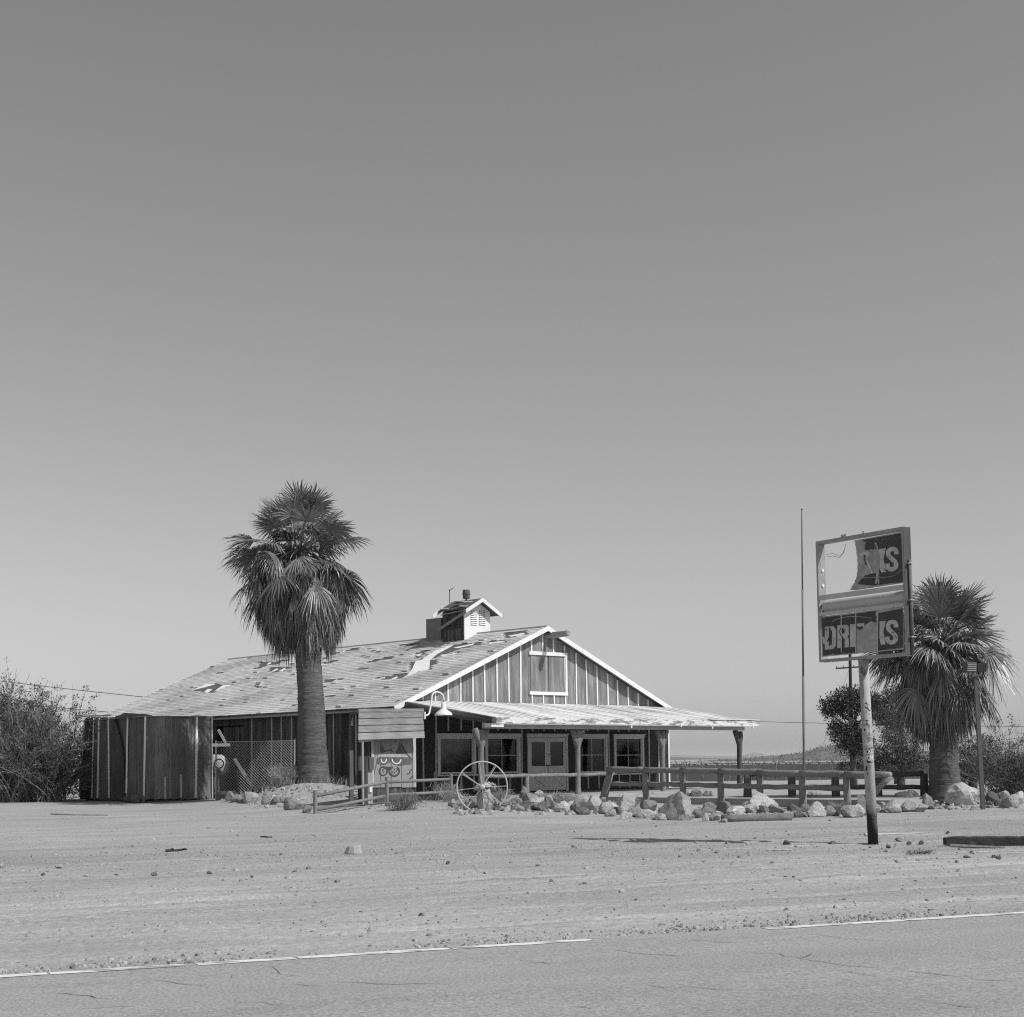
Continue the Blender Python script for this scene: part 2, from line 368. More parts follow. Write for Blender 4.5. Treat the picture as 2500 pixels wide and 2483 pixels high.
# cracks in the asphalt
M['crack'] = mat('asphalt_crack', 0.15, .95, .05)
def crack(pts, ox, oy, k=.647, wd=.0065):
    P = [at_z(ox + x*k, oy + y*k, YARD + .012) for x, y in pts]; mb = MB(); q = []
    for a, b in zip(P, P[1:]):
        n_ = max(2, int((b-a).length/.12))
        q += [a.lerp(b, i/n_) + Vector((rng.uniform(-.025, .025), rng.uniform(-.05, .05), 0)) for i in range(n_)]
    q.append(P[-1]); m_ = len(q)
    for i, p in enumerate(q):
        d = q[min(i+1, m_-1)] - q[max(i-1, 0)]; s = Vector((-d.y, d.x, 0)).normalized()*wd*rng.uniform(.3, 1.2)*(1 if 0 < i < m_-1 else .1)
        sdist = road_s(p.x, p.y); z = LP.z + .004 + .03*ss(0, 3.4, sdist)*(1 - ss(3.8, 7.4, sdist)) + .004
        for sgn in (-1, 1): mb.v.append((p.x + s.x*sgn, p.y + s.y*sgn, z))
    mb.f = [(2*i, 2*i+1, 2*i+3, 2*i+2) for i in range(m_-1)]; mb.build('asphalt_crack', M['crack'], road)
for c_ in ([(1135,512),(1260,528),(1400,540)], [(1100,612),(1230,635),(1400,650),(1700,685)], [(1100,612),(1135,585)], [(490,712),(590,728),(660,722),(840,735)], [(990,755),(1090,775)], [(0,605),(150,628)], [(380,570),(640,600)], [(650,530),(850,545)], [(220,795),(310,808)], [(1250,655),(1390,685)], [(880,580),(1000,590),(1100,612)], [(1700,690),(1900,700)], [(1500,770),(1760,800)]): crack(c_, 1250, 1950)
for c_ in ([(1015,630),(1070,660),(1140,672)], [(600,680),(660,700),(800,710)], [(870,660),(900,680)], [(1090,700),(1220,715)], [(1500,765),(1550,772)], [(200,730),(420,760)], [(1250,690),(1500,705),(1700,700)], [(300,800),(520,790)], [(860,770),(1100,790)]): crack(c_, 0, 1950)

# far land: hill, ridges and mesa on the horizon
M['hillmat'] = mat('scrub_hill', 0.15, 0.97, 0.05, var=((0.012, 0.012, 0.02), .3), fine=((0.16, 0.16, 0.16), .45))
M['ridge'] = mat('far_ridge', 0.13, 0.97, 0.05, var=((0.002, 0.002, 0.01), .25))
M['mesa'] = mat('distant_mesa', 0.20, 0.97, 0.05, var=((0.0006, 0.0006, 0.002), .25))
def skyline(name, Y, prof, m, depth, sub=10, rough=0.0):
    """a landform with its crest at the given picture points, Y metres away"""
    pts = []
    for (xa, ya), (xb, yb) in zip(prof, prof[1:]):
        for k in range(sub):
            f = k/sub; f2 = f*f*(3-2*f); pts.append((xa + (xb-xa)*f, ya + (yb-ya)*f2))
    pts.append(prof[-1])
    mb = MB(); n = len(pts); rows_ = 13
    for j in range(rows_):
        q = j/(rows_-1); hgt = math.sin(math.pi*min(1, q*0.98 + .01))**1.25
        for i, (x, y) in enumerate(pts):
            c = at_y(x, y, Y); dy = (q - 0.5)*depth
            z = -3 + (c.z + 3)*hgt + rough*hgt*noise.noise(Vector((i*.35, j*.8, Y)))*(c.z + 3)
            mb.v.append((c.x*(1 + dy/Y), Y + dy, z))
    mb.f = [(j*n+i, j*n+i+1, (j+1)*n+i+1, (j+1)*n+i) for j in range(rows_-1) for i in range(n-1)]
    return mb.build(name, m, smooth=True, kind='structure')
hill = skyline('hill', 1300, [(1700, 1858), (1800, 1853), (1880, 1846), (1950, 1839), (2010, 1823), (2060, 1815), (2110, 1818), (2180, 1826), (2300, 1836), (2500, 1846), (2700, 1853)], M['hillmat'], 900, rough=.06)
skyline('hill_ridge', 5200, [(900, 1862), (1300, 1856), (1560, 1849), (1640, 1848), (1700, 1850), (1790, 1853), (1900, 1855), (2300, 1852), (2900, 1850)], M['ridge'], 2400, rough=.1)
skyline('hill_mesa', 9500, [(-900, 1858), (200, 1850), (900, 1850), (1500, 1848), (1640, 1843), (1740, 1845), (1800, 1846), (1832, 1840), (1843, 1837), (1860, 1838), (1872, 1843), (1950, 1843), (2100, 1846), (2600, 1838), (3300, 1845)], M['mesa'], 1500, rough=.03)

M['scrub'] = mat('grey_scrub', 0.16, .9, .1, island=.3)
# scrub on the plain and the hill, too many to count
def tuft(mb, p, h, rad, k, rng):
    for _ in range(k):
        a = rng.uniform(0, 6.28); b = rng.uniform(.2, 1.2)
        d = Vector((math.cos(a)*math.sin(b), math.sin(a)*math.sin(b), math.cos(b)))
        s = d.cross(Vector((rng.uniform(-1, 1), rng.uniform(-1, 1), rng.uniform(-.2, .2)))).normalized()
        q = p + Vector((d.x*rad, d.y*rad, d.z*h))*rng.uniform(.6, 1)
        mb._add([p - s*rad*.3, q - s*rad*.34, q + s*rad*.34 + Vector((0, 0, h*.12)), p + s*rad*.3], [(0, 1, 2, 3)])
rng = random.Random(3); sm = MB()
for _ in range(2600):
    y = 130*math.exp(rng.uniform(0, 2.2)); x = y*rng.uniform(.03, .60)
    h = rng.uniform(.25, .75); tuft(sm, Vector((x, y, gz(x, y) - .05)), h, h*.8, 7, rng)
hv = [v for v in hill.data.vertices]
for _ in range(2600):
    i = rng.randrange(len(hv)); v = hv[i].co; w2 = hv[min(i+1, len(hv)-1)].co
    p = v.lerp(w2, rng.random()) + Vector((rng.uniform(-8, 8), rng.uniform(-30, 30), 0))
    if v.z > -2: h = rng.uniform(.3, .75); tuft(sm, p - Vector((0, 0, .4)), h + .3, h, 5, rng)
sc_ = sm.build('scrub', M['scrub'], kind='stuff'); tag(sc_, 'low desert scrub dotted over the far plain and hillside', 'scrub')

# gravel: loose stones on the yard and along the road edge, too many to count
def pebble(mb, p, r, rng):
    a0 = rng.uniform(0, 6.28); k = 5; top = p + Vector((rng.uniform(-.3, .3)*r, rng.uniform(-.3, .3)*r, r*rng.uniform(.5, .9)))
    vs = []
    for j in range(k):
        a = a0 + j*6.283/k; rr = r*rng.uniform(.75, 1.25); vs.append(p + Vector((math.cos(a)*rr, math.sin(a)*rr, -r*.25)))
    for j in range(k):
        a = a0 + (j+.5)*6.283/k; rr = r*rng.uniform(.5, .9); vs.append(p + Vector((math.cos(a)*rr, math.sin(a)*rr, r*rng.uniform(.35, .7))))
    vs.append(top)
    fs = [(j, (j+1) % k, k+j) for j in range(k)] + [((j+1) % k, k+(j+1) % k, k+j) for j in range(k)] + [(k+j, k+(j+1) % k, 2*k) for j in range(k)]
    mb._add(vs, fs)
rng = random.Random(8); gv = MB()
for _ in range(6500):      # windrow beside the paint
    t = rng.uniform(-3, 32); s = -0.05 - abs(rng.gauss(0, .28)); p = LP + RE*t + RM*s
    if nz(t*.55, 3) + rng.uniform(-.3, .5) < 0: continue
    gv_r = rng.uniform(.006, .02) if rng.random() < .88 else rng.uniform(.02, .036)
    pebble(gv, Vector((p.x, p.y, gz(p.x, p.y))), gv_r, rng)
for _ in range(26000):      # yard
    y = rng.uniform(14, 47); x = y*rng.uniform(-.36, .36); s = road_s(x, y)
    if s > -.3: continue
    band = math.exp(-((y - 27 - .1*x)/3.5)**2)
    if rng.random() > .25 + .7*band: continue
    q_ = rng.random(); r_ = rng.uniform(.006, .018) if q_ < .93 else (rng.uniform(.018, .032) if q_ < .985 else rng.uniform(.03, .055))
    pebble(gv, Vector((x, y, gz(x, y))), r_, rng)
g_ = gv.build('gravel', M['gravel'], kind='stuff'); tag(g_, 'loose gravel scattered over the dirt yard and road edge', 'gravel')
# ---------------------------------------------------------------- the store building
def fa(px, py, n=0.0):
    p = on_plane(px, py, BW(0, n, 0), V); q = p - CB; return q.dot(U), p.z
def sv(px, py, a=0.0):
    p = on_plane(px, py, BW(a, 0, 0), U); q = p - CB; return q.dot(V), p.z
EA, EZ, RA, RZ, OF = -0.335, 3.143, 7.305, 6.3465, 0.31
SL = (RZ - EZ)/(RA - EA)
def roofz(a): return EZ + (a - EA)*SL if a <= RA else EZ + (2*RA - a - EA)*SL
bld = thing('store_building', 'long board-and-batten store building with patchy shingle roof, cupola and front porch', 'building', CB, TH)
ZI = 3.366; DP = 4.63; ZF = 2.641
NB = 24; SPC = WB/NB
rng = random.Random(21)
# windows: (px left, px right, py bottom of glass frame)
def win_rect(x0, x1, yb, yt=1793.0):
    a0, z1 = fa(x0, yt); a1, _ = fa(x1, yt); _, z0 = fa(x0, yb); return [a0, a1, z0, 2.2]
wins = [win_rect(1067, 1160, 1892), win_rect(1183, 1268.5, 1891), win_rect(1409, 1481, 1889), win_rect(1497.5, 1570, 1889)]
da0, _ = fa(1286, 1800); da1, _ = fa(1384, 1800); door = [da0, da1, 0.04, 2.2]
opens = [(w_[0]+.08, w_[1]-.08, w_[2]+.06, w_[3]-.12) for w_ in wins] + [(da0+.08, da1-.08, 0.0, 2.08)]
def cut(a0, a1, z0, z1, holes):
    """rectangles of a wall strip left over around the holes"""
    xs_ = sorted({a0, a1, *[h[0] for h in holes if a0 < h[0] < a1], *[h[1] for h in holes if a0 < h[1] < a1]})
    out = []
    for x0, x1 in zip(xs_, xs_[1:]):
        mid = (x0+x1)/2; cur = z0
        for h in sorted([h for h in holes if h[0] < mid < h[1]], key=lambda h: h[2]):
            if h[2] > cur: out.append((x0, x1, cur, h[2]))
            cur = max(cur, h[3])
        if cur < z1: out.append((x0, x1, cur, z1))
    return out
lx0, lz1 = fa(1292, 1592); lx1, _ = fa(1378, 1594); _, lz0 = fa(1292, 1688)       # loft door
for k in range(NB):
    a0, a1 = k*SPC, (k+1)*SPC; dy = rng.uniform(0, .006)
    for r_ in cut(a0, a1, 0.0, 3.33, opens): MB().box(r_[0], r_[1], dy, .05, r_[2], r_[3]).build('siding_panel', M['siding_porch_shade'], bld)
    t0, t1 = roofz(a0) - .10, roofz(a1) - .10
    pts = [(a0, dy, 3.334), (a1, dy, 3.334), (a1, dy, t1), (a0, dy, t0)]
    if a0 < RA < a1: pts.insert(3, (RA, dy, RZ - .10))
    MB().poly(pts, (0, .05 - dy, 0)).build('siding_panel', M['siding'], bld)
BT = M['trim']
for k in range(1, NB):
    a = k*SPC + rng.uniform(-.015, .015); wd = .032; tl = rng.uniform(-.012, .012)
    z1 = min(roofz(a - wd), roofz(a + wd)) - .14
    def batten(za, zb, name='batten', m=BT):
        if zb - za > .06: MB().frame((a - wd, -.03, za), (2*wd, 0, 0), (0, .03, 0), (tl*(zb-za), 0, zb-za)).build(name, m, bld)
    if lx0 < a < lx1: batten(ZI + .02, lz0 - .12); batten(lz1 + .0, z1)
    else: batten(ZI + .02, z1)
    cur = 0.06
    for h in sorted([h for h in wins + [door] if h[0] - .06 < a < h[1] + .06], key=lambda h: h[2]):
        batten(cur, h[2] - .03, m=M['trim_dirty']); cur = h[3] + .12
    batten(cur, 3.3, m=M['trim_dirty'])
MB().box(WB - .02, WB + .07, -.04, .1, 0, 3.0).build('corner_board', M['trim'], bld)
MB().box(-.06, .05, -.035, .08, 0, 3.0).build('corner_board', M['trim_dirty'], bld)
# loft door
lw = (lx1 - lx0)/2
for i in range(2):
    MB().box(lx0 + .06 + i*lw + (.012 if i else 0), lx0 + (i+1)*lw - .012, -.022, -.002, lz0, lz1 - .10).build('loft_door_panel', M['siding'], bld)
MB().box(lx0 - .05, lx1 + .10, -.07, -.001, lz1 - .10, lz1 + .04).build('loft_door_head', M['trim'], bld)
MB().box(lx0 - .05, lx1 + .10, -.07, -.001, lz0 - .12, lz0).build('loft_door_sill', M['trim'], bld)
MB().box(lx1, lx1 + .09, -.06, -.001, lz0, lz1 - .10).build('loft_door_jamb', M['trim'], bld)
ba, bz = fa(1335, 1551)
MB().tube([(ba, .02, bz), (ba + .01, -.6, bz - .005), (ba, -1.18, bz + .01)], [.115, .125, .11], 7, jit=.12).build('hoist_beam', M['wood'], bld)

# windows: frame > panes, muntins, sill, head
def window(r_, mull=True):
    a0, a1, z0, z1 = r_; cw = .11
    f = MB()
    f.box(a0, a0 + cw, -.045, .02, z0, z1 - .12); f.box(a1 - cw, a1, -.045, .02, z0, z1 - .12)
    f.box(a0 + cw, a0 + cw + .05, -.01, .07, z0 + .03, z1 - .12); f.box(a1 - cw - .05, a1 - cw, -.01, .07, z0 + .03, z1 - .12)
    f.box(a0 + cw + .05, a1 - cw - .05, -.01, .07, z1 - .18, z1 - .12); f.box(a0 + cw + .05, a1 - cw - .05, -.01, .07, z0 + .03, z0 + .09)
    o = f.build('window', M['frame_paint'], bld)
    h = MB(); h.box(a0 - .03, a1 + .03, -.055, .0, z1 - .12, z1 - .02); h.box(a0 - .07, a1 + .07, -.085, .0, z1 - .02, z1 + .02); h.build('head_trim', M['frame_paint'], o)
    MB().box(a0 - .05, a1 + .05, -.09, .03, z0 - .05, z0).build('sill', M['frame_paint'], o)
    g0, g1, h0, h1 = a0 + cw + .05, a1 - cw - .05, z0 + .09, z1 - .18; ca, cz = (g0+g1)/2, (h0+h1)/2
    if mull:
        for q in ((g0, ca - .012, h0, cz - .012), (ca + .012, g1, h0, cz - .012), (g0, ca - .012, cz + .012, h1), (ca + .012, g1, cz + .012, h1)):
            MB().box(q[0], q[1], .040, .044, q[2], q[3]).build('pane', M['glass'], o)
        MB().box(ca - .012, ca + .012, .03, .055, h0, h1).build('muntin', M['frame_paint'], o)
        MB().box(g0, ca - .012, .03, .055, cz - .012, cz + .012).build('muntin', M['frame_paint'], o)
        MB().box(ca + .012, g1, .03, .055, cz - .012, cz + .012).build('muntin', M['frame_paint'], o)
    else: MB().box(g0, g1, .040, .044, h0, h1).build('pane', M['glass'], o)
window(wins[0], False); window(wins[1]); window(wins[2]); window(wins[3])
# double door
f = MB(); f.box(da0, da0 + .09, -.05, .02, 0, 2.08); f.box(da1 - .09, da1, -.05, .02, 0, 2.08)
f.box(da0 - .02, da1 + .02, -.055, .02, 2.08, 2.18); f.box(da0 - .06, da1 + .06, -.085, .02, 2.18, 2.22)
f.build('door_frame', M['frame_paint'], bld)
mid = (da0 + da1)/2
for i, (x0, x1) in enumerate(((da0 + .092, mid - .006), (mid + .006, da1 - .092))):
    lf = MB(); st = .14
    gz0_, gz1_ = .98, 1.90
    lf.box(x0, x0 + st, -.02, .03, .05, 2.07); lf.box(x1 - st, x1, -.02, .03, .05, 2.07)
    lf.box(x0 + st, x1 - st, -.02, .03, gz1_, 2.07); lf.box(x0 + st, x1 - st, -.02, .03, .72, gz0_); lf.box(x0 + st, x1 - st, -.02, .03, .05, .2)
    lf.box(x0 + st, x1 - st, .0, .02, .2, .72)
    o = lf.build('door', M['frame_paint'], bld)
    MB().box(x0 + st, x1 - st, .004, .008, gz0_, gz1_).build('pane', M['glass'], o)
    MB().bar((x0 + st, -.008, .22), (x1 - st, -.008, .70), .016, .07, up=(0, 0, 1)).build('brace', M['frame_paint'], o)
    MB().bar((x1 - st, -.0205, .22), (x0 + st, -.0205, .70), .009, .07, up=(0, 0, 1)).build('brace', M['frame_paint'], o)
    kx = x1 - .06 if i == 0 else x0 + .06
    MB().tube([(kx, -.02, 1.0), (kx, -.06, 1.0)], [.03, .035], 8).build('handle', M['steel_dark'], o)
    if i:
        MB().tube([(kx, -.02, 1.42), (kx, -.03, 1.42)], .03, 8).build('lock', M['steel_dark'], o)
        MB().box(kx - .05, kx - .01, -.026, -.021, .62, .98).build('push_strap', M['wood'], o)
# interior: floor and a dark partition behind the shop front
MB().box(.06, WB - .06, .06, LB - .06, -.12, -.002).build('floor_slab', M['concrete'], bld)
MB().box(.3, WB - .3, 4.0, 4.1, 0, 3.0).build('partition', M['interior'], bld)
# remaining walls
sops = []
v0_, _ = sv(596, 1850); v1_, _ = sv(524, 1850)
side_open = (v0_, v1_, 0.0, 2.75)
bpx = [616, 664.6, 688.4, 713.6, 815.7, 870.6]; bvs = sorted(sv(x, 1850)[0] for x in bpx)
vv = [0.05]
for b in bvs: vv.append(b)
q = vv[-1]
while q < LB - .7: q += .95; vv.append(q)
vv.append(LB)
for v0, v1 in zip(vv, vv[1:]):
    k = max(1, round((v1-v0)/.4)); wv = (v1-v0)/k
    for i in range(k):
        dx = rng.uniform(0, .014)
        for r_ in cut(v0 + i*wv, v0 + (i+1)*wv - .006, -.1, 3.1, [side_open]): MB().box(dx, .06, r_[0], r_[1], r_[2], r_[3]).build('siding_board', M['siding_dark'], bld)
for b in vv[1:-1]:
    if side_open[0] + .1 < b < side_open[1] - .1: continue
    MB().box(-.035, -.001, b - .035, b + .035, .0, 3.02).build('batten', M['trim_dirty'], bld)
MB().box(.10, .13, side_open[0] + .05, side_open[0] + (side_open[1]-side_open[0])*.78, .0, 2.7).build('opening_panel', M['siding_dark'], bld)
for b in (side_open[0], side_open[1] - .05): MB().box(-.02, .08, b - .04, b + .04, 0, 2.75).build('opening_post', M['wood_dark'], bld)
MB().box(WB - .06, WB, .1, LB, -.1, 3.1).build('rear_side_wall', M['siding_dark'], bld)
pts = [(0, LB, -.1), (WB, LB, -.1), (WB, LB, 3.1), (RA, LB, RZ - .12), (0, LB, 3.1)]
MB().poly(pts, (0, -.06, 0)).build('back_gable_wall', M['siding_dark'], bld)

# roof: deck with felt, shingles course by course, bare patches
P0 = CB + U*EA + Vector((0, 0, EZ)); SD = (U*(RA-EA) + Vector((0, 0, RZ-EZ))); SLEN = SD.length; SD.normalize()
RN = Vector(V).cross(SD).normalized()
if RN.z < 0: RN = -RN
def on_roof(px, py):
    p = on_plane(px, py, P0, RN) - P0; return p.dot(SD), p.dot(V)
zA = lambda L_: [on_roof(530 + x*.29503, 1560 + y*.29503) for x, y in L_]
zB = lambda L_: [on_roof(850 + x*.3022, 1400 + y*.3022) for x, y in L_]
z1 = lambda L_: [on_roof(x*.36232, 1500 + y*.36232) for x, y in L_]
felts = [zB(q) for q in (
    [(530,715),(555,690),(640,640),(660,620),(560,635),(525,660)], [(615,695),(700,655),(850,585),(1065,555),(1060,580),(900,610),(760,665),(700,690)],
    [(195,858),(250,835),(400,820),(500,800),(545,780),(620,770),(500,830),(420,855),(360,862)], [(1270,480),(1310,470),(1460,455),(1470,485),(1330,520),(1280,520)],
    [(140,725),(260,690),(345,680),(340,695),(250,710)], [(575,888),(640,870),(635,880),(590,893)], [(400,590),(540,570),(530,585),(420,592)], [(0,610),(100,595),(60,620),(0,625)],
    [(1120,555),(1290,540),(1280,560),(1130,575)], [(500,780),(520,690),(540,650),(545,780)], [(650,720),(720,700),(715,735),(655,745)], [(780,745),(860,735),(850,742)])]
felts += [zA(q) for q in (
    [(105,170),(215,152),(205,165),(120,175)], [(240,160),(290,155),(270,165)], [(350,230),(370,195),(435,183),(420,200),(390,232)], [(270,255),(350,232),(400,228),(380,238)],
    [(420,215),(450,195),(555,178),(610,172),(520,205),(440,215)], [(430,240),(600,235),(560,270),(440,280)], [(0,285),(70,268),(50,280),(10,290)], [(920,138),(960,118),(1040,110),(1000,125),(930,142)],
    [(1060,100),(1130,75),(1195,65),(1150,95),(1070,103)], [(860,210),(960,180),(1030,170),(930,205)], [(880,345),(930,330),(1050,335),(960,355),(885,362)], [(870,390),(910,385),(890,402)],
    [(880,470),(990,458),(960,475),(885,482)], [(1230,195),(1360,160),(1440,152),(1390,170),(1260,198)], [(1480,130),(1580,118),(1560,132),(1490,135)], [(590,555),(650,545),(620,560)],
    [(1680,370),(1740,350),(1730,362)], [(1500,55),(1660,38),(1620,58),(1510,65)], [(1850,300),(1932,295),(1900,303)])]
felts += [z1([(1300,515),(1330,500),(1380,480),(1490,474),(1530,478),(1440,528),(1380,530)])]
bares = [zB(q) for q in (
    [(425,853),(480,820),(520,770),(545,705),(590,700),(700,620),(830,575),(850,580),(720,650),(660,700),(655,775),(560,795),(490,830)],
    [(740,660),(880,640),(860,655),(760,668)], [(850,600),(1020,565),(1000,580),(880,605)], [(1290,505),(1420,480),(1430,492),(1320,512)], [(345,855),(395,830),(400,842),(365,858)],
    [(250,845),(300,838),(290,850)], [(540,660),(600,645),(570,668)], [(1130,560),(1260,545),(1270,556),(1140,570)])]
bares += [zA(q) for q in ([(410,215),(430,193),(460,186),(440,205)], [(520,195),(555,183),(545,193)], [(450,270),(490,245),(510,248),(470,268)], [(505,268),(560,240),(570,250),(540,270)],
    [(990,125),(1030,112),(1025,122)], [(960,350),(990,335),(1020,348)], [(855,185),(905,170),(890,190)])]
bares += [z1(q) for q in ([(1285,514),(1390,468),(1425,463),(1455,470),(1380,492)], [(1370,526),(1400,503),(1430,505),(1400,528)], [(1440,522),(1500,478),(1585,468),(1520,490)])]
def inside(p, poly):
    x, y = p; c = False; n = len(poly); j = n-1
    for i in range(n):
        if (poly[i][1] > y) != (poly[j][1] > y) and x < (poly[j][0]-poly[i][0])*(y-poly[i][1])/(poly[j][1]-poly[i][1]+1e-12)+poly[i][0]: c = not c
        j = i
    return c
cs, sn = (RA-EA)/SLEN, (RZ-EZ)/SLEN
def RL(s, v, h=0.0): return Vector((EA + s*cs - h*sn, v, EZ + s*sn + h*cs))      # roof point in building coordinates
VF, VB = -OF, LB + .25
dk = MB(); dk.frame(RL(0, VF, -.06), RL(SLEN, VF, -.06) - RL(0, VF, -.06), (0, VB-VF, 0), RL(0, 0, .055) - RL(0, 0, 0))
roof = dk.build('roof', M['felt'], bld)
for b in bares:
    MB().poly([RL(s, v, -.004) for s, v in b], RL(0, 0, .009) - RL(0, 0, 0)).build('bare_deck_patch', M['deck'], roof)
sh = MB(); EXPO = .205; TW = .34; ncr = int(SLEN/EXPO)
for j in range(ncr + 1):
    s0 = j*EXPO; s1 = min(s0 + EXPO + .03, SLEN); v = VF - .02 - (j % 3)*.11
    while v < VB:
        v0 = max(VF - .02, v + .0015); v1 = min(VB + .02, v + TW - .0015); v += TW
        if v1 - v0 < .05: continue
        c_ = (s0 + EXPO/2, (v0+v1)/2)
        if any(inside(c_, f_) for f_ in felts) or any(inside(c_, f_) for f_ in bares): continue
        if rng.random() < .001: continue
        big = nz(c_[0]*.5, c_[1]*.22, 2); 
        tn = 1.0 + .10*big + rng.uniform(-.05, .05)
        if nz(c_[0]*.35 + c_[1]*.25, c_[1]*.12 - c_[0]*.2, 9) > .16: tn *= .80
        sh.cc = tn; th = .016 + rng.uniform(0, .006)
        if rng.random() < .025: th += rng.uniform(.02, .06)
        ds = rng.uniform(-.02, .02)
        p = [RL(s0 + ds, v0, 0), RL(s0 + ds, v1, 0), RL(s1, v1, 0), RL(s1, v0, 0), RL(s0 + ds, v0, th), RL(s0 + ds, v1, th), RL(s1, v1, .006), RL(s1, v0, .006)]
        sh._add(p, [(4, 7, 6, 5), (0, 4, 5, 1), (0, 3, 7, 4), (1, 5, 6, 2)])
sh.cc = None
sh.build('shingles', M['shingle'], roof, kind='stuff')
mir = lambda p: Vector((2*RA - p.x, p.y, p.z))
M['shingle_far'] = mat('asphalt_shingles_plain', 0.31, 0.95, 0.1, var=(0.4, .25), fine=((4, 4, 30), .2))
rs = MB(); a_, b_, c_, d_ = mir(RL(0, VF, -.03)), mir(RL(SLEN, VF, -.03)), mir(RL(SLEN, VB, -.03)), mir(RL(0, VB, -.03))
rs.poly([a_, b_, c_, d_], (0, 0, .06)); rs.build('rear_roof_slope', M['shingle_far'], bld)
MB().tube([(RA, VF, RZ + .0), (RA, VB, RZ + .0)], .05, 6).build('ridge_cap', M['shingle_far'], bld)
# white rake boards at both gables, grey eave board
for yf, yb in ((VF - .045, VF - .022), (VB + .022, VB + .045)):
    for mm in (lambda p: p, mir):
        p0, p1, q0, q1 = RL(-.03, yf, .015), RL(SLEN, yf, .015), RL(-.03, yf, -.16), RL(SLEN, yf, -.16)
        q1 = Vector((RA, yf, RZ - .175)); p1 = Vector((RA, yf, RZ + .02))
        MB().poly([mm(p0), mm(p1), mm(q1), mm(q0)], (0, yb-yf, 0)).build('rake_board', M['trim'], bld)
MB().frame(RL(0, VF, -.17), (0, VB-VF, 0), (.03, 0, 0), (0, 0, .12)).build('eave_board', M['trim_dirty'], bld)
MB().box(EA + .03, .0, VF + .02, VB - .02, 2.985, 3.0).build('soffit', M['wood_dark'], bld)

# cupola astride the ridge
vc, _ = sv(1166, 1551, RA)
ca0, cz0 = fa(1134.5, 1558, -vc); ca1, _ = fa(1197, 1540, -vc); ca1 = 2*RA - ca0 if abs(2*RA - ca0 - ca1) < .5 else ca1
vb_, _ = sv(1080.4, 1530, ca0)
_, cze = fa(1134.5, 1489, -vc)
cw = ca1 - ca0; pk = RA; csl = .56
czr = cze + cw/2*csl
fr = [(ca0, vc, roofz(ca0) - .05), (pk, vc, RZ - .05), (ca1, vc, roofz(ca1) - .05), (ca1, vc, cze), (pk, vc, czr), (ca0, vc, cze)]
M['cupola_white'] = mat('cupola_white_paint', 0.70, 0.6, 0.3, var=(1.5, .12), fine=((18, 18, 4), .08))
cup = MB().poly(fr, (0, .05, 0)).build('cupola', M['cupola_white'], bld, label='white fronted cupola with louvred vents on the ridge')
MB().poly([(ca0, vc + .05, roofz(ca0) - .05), (ca0, vb_, roofz(ca0) - .05), (ca0, vb_, cze), (ca0, vc + .05, cze)], (.05, 0, 0)).build('side_wall', M['siding_dark'], cup)
MB().poly([(ca1 - .05, vc + .05, roofz(ca1) - .05), (ca1 - .05, vb_, roofz(ca1) - .05), (ca1 - .05, vb_, cze), (ca1 - .05, vc + .05, cze)], (.05, 0, 0)).build('side_wall', M['siding_dark'], cup)
MB().poly([(p[0], vb_ - .05, p[2]) for p in fr], (0, .05, 0)).build('back_wall', M['siding_dark'], cup)
MB().box(ca0 - .025, ca0 + .06, vc - .02, vc, roofz(ca0), cze + .02).build('corner_trim', M['cupola_white'], cup)
ov = .36
def cr(k, y, h=0.0): # cupola roof line, k -1..1
    a = pk + k*(cw/2 + ov); return Vector((a, y, czr + .05 - abs(k)*(cw/2 + ov)*csl + h))
for sgn in (-1, 1):
    kk = -.70 if sgn < 0 else 1.0                                   # the left eave has broken away
    MB().poly([cr(0, vc - .30), cr(0, vb_ + .22), cr(kk*1.0, vb_ + .22), cr(kk, vc - .30)], (0, 0, .05)).build('roof_slope', M['cupdark'], cup)
    ke = -.98 if sgn < 0 else 1.0
    for y in (vc - .34, vb_ + .22):
        kf = -.86 if (sgn < 0 and y < vc) else ke
        p0, p1 = cr(0, y, .06), cr(kf, y, .06)
        MB().poly([p0, p1, p1 - Vector((0, 0, .16)), p0 - Vector((0, 0, .16))], (0, .035, 0)).build('rake_board', M['cupola_white'], cup)
for i in range(9):    # curled strips of roofing felt
    k = rng.uniform(-.7, -.1); y = rng.uniform(vc - .2, vb_ - .3); p = cr(k, y, .07)
    MB().bar(p, p + Vector((rng.uniform(-.1, .1), rng.uniform(.35, .7), rng.uniform(0, .06))), rng.uniform(.08, .2), .015, up=(-.4, 0, 1)).build('loose_felt', rng.choice((M['felt'], M['trim_dirty'], M['cupdark'])), cup)
lb0 = cr(-.86, vc - .33, -.03); lb1 = Vector((ca0 - .14, vb_ + .12, cze - .72))
MB().bar(lb0, lb1, .03, .11, up=(0, 0, 1)).build('fallen_board', M['wood'], cup)
MB().bar(cr(-.72, vc - .1, -.03), cr(-.74, vb_, -.12), .06, .03).build('broken_rafter_board', M['wood'], cup)
